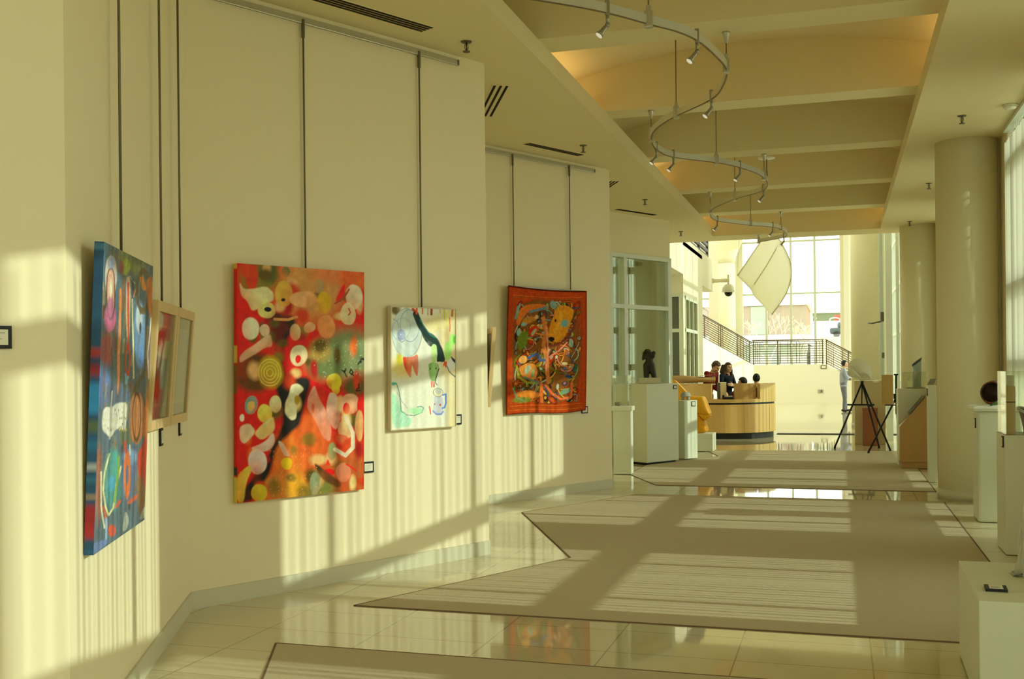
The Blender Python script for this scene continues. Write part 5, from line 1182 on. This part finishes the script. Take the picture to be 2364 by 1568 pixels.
def person(label, loc, rotz, J, top, pants, hairc, hair='short', shoes=None, fem=False, collar=None):
    t = thing('person', label, 'person', loc, rotz); m = MB(); k = .92 if fem else 1.0
    F = J['face'].normalized(); H = J['head']; U = (V(0, 0, 1)-F*F.z).normalized(); S = F.cross(U)
    rot = Matrix((S, F, U)).transposed()
    def hp(x, y, z): return H+rot @ V(x, y, z)
    # head with cranium, jaw, nose, ears; neck; torso; limbs, grown into one skin
    m.ell(hp(0, -.01, .02), (.074, .094, .098), 20, 14, None, rot); m.ell(hp(0, .018, -.045), (.057, .066, .072), 16, 12, None, rot); m.ell(hp(0, .055, -.088), (.026, .024, .022), 10, 8, None, rot)
    m.cap(hp(0, .082, .012), hp(0, .104, -.022), .010, .014, 8); m.ell(hp(0, .083, .03), (.045, .014, .010), 10, 6, None, rot)
    for s in (-1, 1): m.ell(hp(s*.076, -.008, -.008), (.010, .020, .032), 10, 8, None, rot); m.ell(hp(s*.04, .058, -.025), (.024, .024, .02), 10, 8, None, rot)
    m.cap(J['neck'], hp(0, -.02, -.06), .054*k, .05*k); m.cap(J['chest'], J['neck'], .10*k, .06)
    m.cap(J['pel'], J['chest'], .115, .12*k)
    for s in 'lr':
        sh, el, wr = J[s+'sh'], J[s+'el'], J[s+'wr']; m.cap(sh, el, .046*k, .036*k); m.cap(el, wr, .036*k, .025*k)
        m.cap(J['chest']+V(0, 0, .05), sh, .07*k, .05*k)
        hand(m, wr, J[s+'hd'], J[s+'hn'], -1 if s == 'l' else 1, J.get(s+'curl', .5))
        hi, kn, an = J[s+'hip'], J[s+'kn'], J[s+'an']; m.cap(hi, kn, .078, .052); m.cap(kn, an, .05, .036); m.cap(J['pel'], hi, .10, .08)
        m.cap(an+V(0, 0, -.03), an+J['toe']*.15+V(0, 0, -.045), .034, .028)
    b = m.build('body', SKIN, t); fuse(b, .0075, 2)
    for s in (-1, 1):
        e = MB(); e.ell(hp(s*.030, .083, .012), (.010, .006, .006), 8, 6, None, rot); e.build('eye', EYE, b)
    e = MB(); e.ell(hp(0, .088, -.052), (.021, .006, .007), 10, 6, None, rot); e.build('mouth', LIP, b)
    # clothes follow the body
    m = MB(); g = .016
    m.cap(J['pel']+V(0, 0, -.02 if J.get('drop', 1) else .03), J['chest'], .125, .135*k+g*.3); m.cap(J['chest'], J['neck']+V(0, 0, -.035), .125*k, .066)
    for s in 'lr':
        sh, el, wr = J[s+'sh'], J[s+'el'], J[s+'wr']; m.cap(J['chest']+V(0, 0, .05), sh, .10*k, .066*k); m.cap(sh, el, .064*k, .054*k); m.cap(el, el.lerp(wr, .92), .054*k, .042*k)
        m.cap(J['pel']+V(0, 0, -J.get('drop', .06)), J[s+'hip']+V(0, 0, -J.get('drop', .06)/3), .12, .10)
    fuse(m.build('jacket' if collar else 'shirt', mat('cloth_'+top[0], top[1], .9, .1, var=.12, scale=18, bump=.1), t), .012, 4)
    if collar:
        m = MB(); m.tube([J['neck']+rot @ V(.062*math.sin(a*.5), .055*math.cos(a*.5), -.012) for a in range(13)], .016, 8); m.build('collar', mat('cloth_'+collar[0], collar[1], .9, .1), t)
    m = MB()
    for s in 'lr':
        hi, kn, an = J[s+'hip'], J[s+'kn'], J[s+'an']; m.cap(J['pel'], hi, .118, .098); m.cap(hi, kn, .098, .072); m.cap(kn, kn.lerp(an, .93), .07, .058)
    fuse(m.build('trousers', mat('cloth_'+pants[0], pants[1], .9, .1, var=.12, scale=18), t), .012, 3)
    for s in 'lr':
        an = J[s+'an']; m = MB(); m.cap(an+V(0, 0, -.045)-J['toe']*.05, an+J['toe']*.17+V(0, 0, -.05), .044, .038); m.box(an.x-.03, an.y-.03, an.z-.10, an.x+.03, an.y+.03, an.z-.085)
        fuse(m.build('shoe', BLACK, t), .012, 2)
    hm = mat('hair_'+hairc[0], hairc[1], .6, .3, var=.4, scale=60); m = MB(); rh = random.Random(len(label))
    def hf(d):
        front = d.y > .30 and d.z < .42
        if front or d.z < -.35 and d.y > -.1: return .80
        return 1.0+(.06 if hair == 'curly' else .02)*math.sin(13*d.x+9*d.z)*math.sin(11*d.y+4*d.z)+(.05 if hair == 'curly' else 0)
    m.ell(hp(0, -.016, .028), (.088, .108, .108), 40, 26, hf, rot)
    if hair == 'long':
        for s in (-1, 1):
            for kx in range(4):
                a = hp(s*(.080+.006*kx), -.01-.03*kx, .05); q = hp(s*(.108+.008*kx), -.02-.03*kx, -.10); c = hp(s*(.110-.006*kx), .0-.04*kx, -.25+.02*kx); m.cap(a, q, .03, .036, 8); m.cap(q, c, .036, .018, 8)
        for kx in range(-2, 3): m.cap(hp(kx*.035, -.09, .0), hp(kx*.042, -.085, -.25), .04, .022, 8)
        o = m.build('hair', hm, t); fuse(o, .011, 2)
    elif hair == 'bun':
        m.ell(hp(.0, -.10, .075), (.045, .045, .045), 14, 10); m.build('hair', hm, t)
    else: m.build('hair', hm, t)
    return t
def stand(h=1.70, lean=0.0):
    k = h/1.72
    J = dict(pel=V(0, 0, .95), chest=V(0, .02+lean*.5, 1.27), neck=V(0, .02+lean, 1.45), head=V(0, .06+lean*1.35, 1.60), face=V(0, 1, -.05), lsh=V(-.185, .0+lean, 1.40), rsh=V(.185, 0+lean, 1.40), lel=V(-.24, -.03+lean, 1.11), rel=V(.24, -.03+lean, 1.11), lwr=V(-.25, .06+lean, .87), rwr=V(.25, .06+lean, .87),
             lhd=V(0, .15, -1), rhd=V(0, .15, -1), lhn=V(.9, .3, 0), rhn=V(-.9, .3, 0), lhip=V(-.095, 0, .90), rhip=V(.095, 0, .90), lkn=V(-.10, .03, .49), rkn=V(.10, .03, .49), lan=V(-.10, 0, .10), ran=V(.10, 0, .10), toe=V(0, 1, 0))
    return {a: (b*k if a not in ('face', 'lhd', 'rhd', 'lhn', 'rhn', 'toe') else b) for a, b in J.items()}
def sit(z0, h):
    dz = h-.70
    J = dict(pel=V(0, 0, z0+.09), chest=V(0, .02, z0+.40), neck=V(0, .03, z0+.575), head=V(0, .06, z0+.725), face=V(0, 1, -.1), lsh=V(-.18, .02, z0+.53), rsh=V(.18, .02, z0+.53), lel=V(-.24, .08, z0+.27), rel=V(.24, .08, z0+.27), lwr=V(-.14, .28, z0+.22), rwr=V(.14, .28, z0+.22),
             lhd=V(.3, 1, -.1), rhd=V(-.3, 1, -.1), lhn=V(0, 0, -1), rhn=V(0, 0, -1), lhip=V(-.10, .02, z0+.08), rhip=V(.10, .02, z0+.08), lkn=V(-.12, .42, z0+.06), rkn=V(.12, .42, z0+.06), lan=V(-.12, .44, .10), ran=V(.12, .44, .10), toe=V(0, 1, 0), drop=0.0)
    return J
# standing attendant in maroon, head bent over the counter, one arm reaching down
J = stand(1.74, .13); J['head'] = V(-.0, .26, 1.565); J['face'] = V(.05, .8, -.55); J['neck'] = V(0, .15, 1.43)
J['rel'] = V(.22, .25, 1.16); J['rwr'] = V(.17, .45, 1.02); J['rhd'] = V(-.1, .8, -.45); J['rhn'] = V(0, -.3, -1); J['lel'] = V(-.24, .10, 1.12); J['lwr'] = V(-.16, .36, 1.0); J['lhd'] = V(.2, .8, -.4); J['lhn'] = V(0, -.3, -1)
person('person in a maroon shirt with short curly hair, bending over the desk', (-2.93, 24.72, 0), R(-118), J, ('maroon', (.13, .012, .014)), ('charcoal', (.05, .05, .05)), ('brown', (.06, .035, .018)), 'curly')
# woman with folded arms
J = stand(1.66); J['face'] = V(.18, 1, -.03)
J['lel'] = V(-.25, .05, 1.10); J['rel'] = V(.25, .05, 1.10); J['lwr'] = V(.03, .22, 1.13); J['rwr'] = V(-.05, .24, 1.09); J['lhd'] = V(1, .05, .1); J['rhd'] = V(-1, .05, .1); J['lhn'] = V(0, -1, 0); J['rhn'] = V(0, -1, 0)
person('person with long brown hair and dark navy jacket standing with folded arms', (-2.59, 25.85, 0), R(-125), J, ('navy', (.012, .016, .026)), ('dark_blue', (.015, .018, .03)), ('dark_brown', (.045, .02, .010)), 'long', fem=True, collar=('maroon_scarf', (.16, .03, .025)))
# two seated behind the desk
def chair(loc, rotz, label, zb):
    t = thing('office_chair', label, 'chair', loc, rotz); CH = mat('chair_fabric', (.03, .03, .028), .9, .1)
    m = MB(); m.box(-.23, -.22, zb-.06, .23, .22, zb, .025); m.build('seat', CH, t)
    m = MB(); m.grid(lambda u, v: V(-.21+.42*u, -.25-.03*math.cos(3*(u-.5)), zb+.12+.55*v-.06*(2*u-1)**4*v), 10, 8); o = m.build('backrest', CH, t); solidify(o, .05)
    m = MB(); m.tube([(0, 0, .10), (0, 0, zb-.05)], .028, 10); m.tube([(0, -.05, zb-.04), (0, -.27, zb+.02), (0, -.27, zb+.3)], .018, 8); m.build('post', METALD, t)
    for k in range(5):
        a = 2*math.pi*k/5; m = MB(); m.tube([(0, 0, .10), (.23*math.cos(a), .23*math.sin(a), .06)], .016, 8); l = m.build('foot', METALD, t)
        m = MB(); m.tube([(.23*math.cos(a)-.015, .23*math.sin(a), .03), (.23*math.cos(a)+.015, .23*math.sin(a), .03)], .028, 12); m.build('caster', BLACK, l)
    return t
chair((-2.15, 24.99, 0), R(8), 'black office chair under the seated person with short cropped hair', .33)
J = sit(.42, .85); J['face'] = V(-.9, .35, -.05); J['head'] = V(0, .05, .42+.775); J['neck'] = V(0, .03, .42+.62)
person('person with short cropped hair seated low behind the desk screen', (-2.15, 24.99, 0), R(8), J, ('rust', (.20, .05, .03)), ('dark_blue', (.015, .018, .03)), ('black', (.012, .010, .008)), 'short')
chair((-1.90, 25.95, 0), R(4), 'black office chair under the seated person with tied up dark hair', .39)
J = sit(.48, .85); J['head'] = V(0, .05, .48+.785); J['neck'] = V(0, .03, .48+.63)
person('person with tied up dark hair seated behind the curved desk panel', (-1.90, 25.95, 0), R(4), J, ('black_top', (.02, .02, .02)), ('dark_blue', (.015, .018, .03)), ('black', (.012, .010, .008)), 'bun')
# visitor in the entrance hall, seen from the side, hand at the chin
J = stand(1.74); J['face'] = V(0, 1, .08); J['rel'] = V(.21, .10, 1.13); J['rwr'] = V(.10, .22, 1.36); J['rhd'] = V(-.35, -.25, .9); J['rhn'] = V(-.4, -1, 0); J['rcurl'] = .9; J['lel'] = V(-.21, .10, 1.12); J['lwr'] = V(.06, .24, 1.10); J['lhd'] = V(1, .1, .1); J['lhn'] = V(0, -1, 0); J['lkn'] = V(-.10, .05, .49); J['lan'] = V(-.10, .08, .10)
person('person in a pale blue jacket and grey trousers, hand raised to the chin', (.12, 37.6, 0), R(-82), J, ('pale_blue', (.27, .29, .34)), ('grey', (.13, .13, .15)), ('black', (.012, .010, .008)), 'short', collar=('white_collar', (.5, .5, .48)))
SKY, SUN, EXPO = 3.75, 3.05, 0.07
# ---------------------------------------------------------------- daylight, camera
w = bpy.data.worlds.new('sky'); bpy.context.scene.world = w; w.use_nodes = True
bg = w.node_tree.nodes['Background']; bg.inputs['Color'].default_value = (.99, 1.07, .98, 1); bg.inputs['Strength'].default_value = SKY
s = bpy.data.lights.new('sun', 'SUN'); s.energy = SUN; s.angle = R(.6); s.color = (.86, .93, .84)
so = bpy.data.objects.new('sun', s); C.objects.link(so); so.location = (20, 10, 12)
so.rotation_euler = Vector((-1, 0.0, -.43)).to_track_quat('-Z', 'Y').to_euler()
cam = bpy.data.cameras.new('camera'); co = bpy.data.objects.new('camera', cam); C.objects.link(co)
cam.sensor_width = 36; cam.lens = 36*2450/2364; cam.shift_y = 68/2364; cam.clip_end = 400; cam.clip_start = .05
co.matrix_world = Matrix.Translation((0, 0, 1.57)) @ Matrix.Rotation(R(17.15), 4, 'Z') @ Matrix.Rotation(R(90), 4, 'X') @ Matrix.Rotation(R(-.6), 4, 'Z')
sc = bpy.context.scene; sc.camera = co
vs_ = sc.view_settings; vs_.view_transform = 'Standard'; vs_.look = 'None'; vs_.gamma = 1; vs_.use_curve_mapping = False; vs_.exposure = EXPO
sc.cycles.max_bounces = 14; sc.cycles.diffuse_bounces = 8; sc.cycles.transparent_max_bounces = 24; sc.cycles.glossy_bounces = 4
sc.cycles.sample_clamp_indirect = 8; sc.cycles.caustics_reflective = False; sc.cycles.use_denoising = True
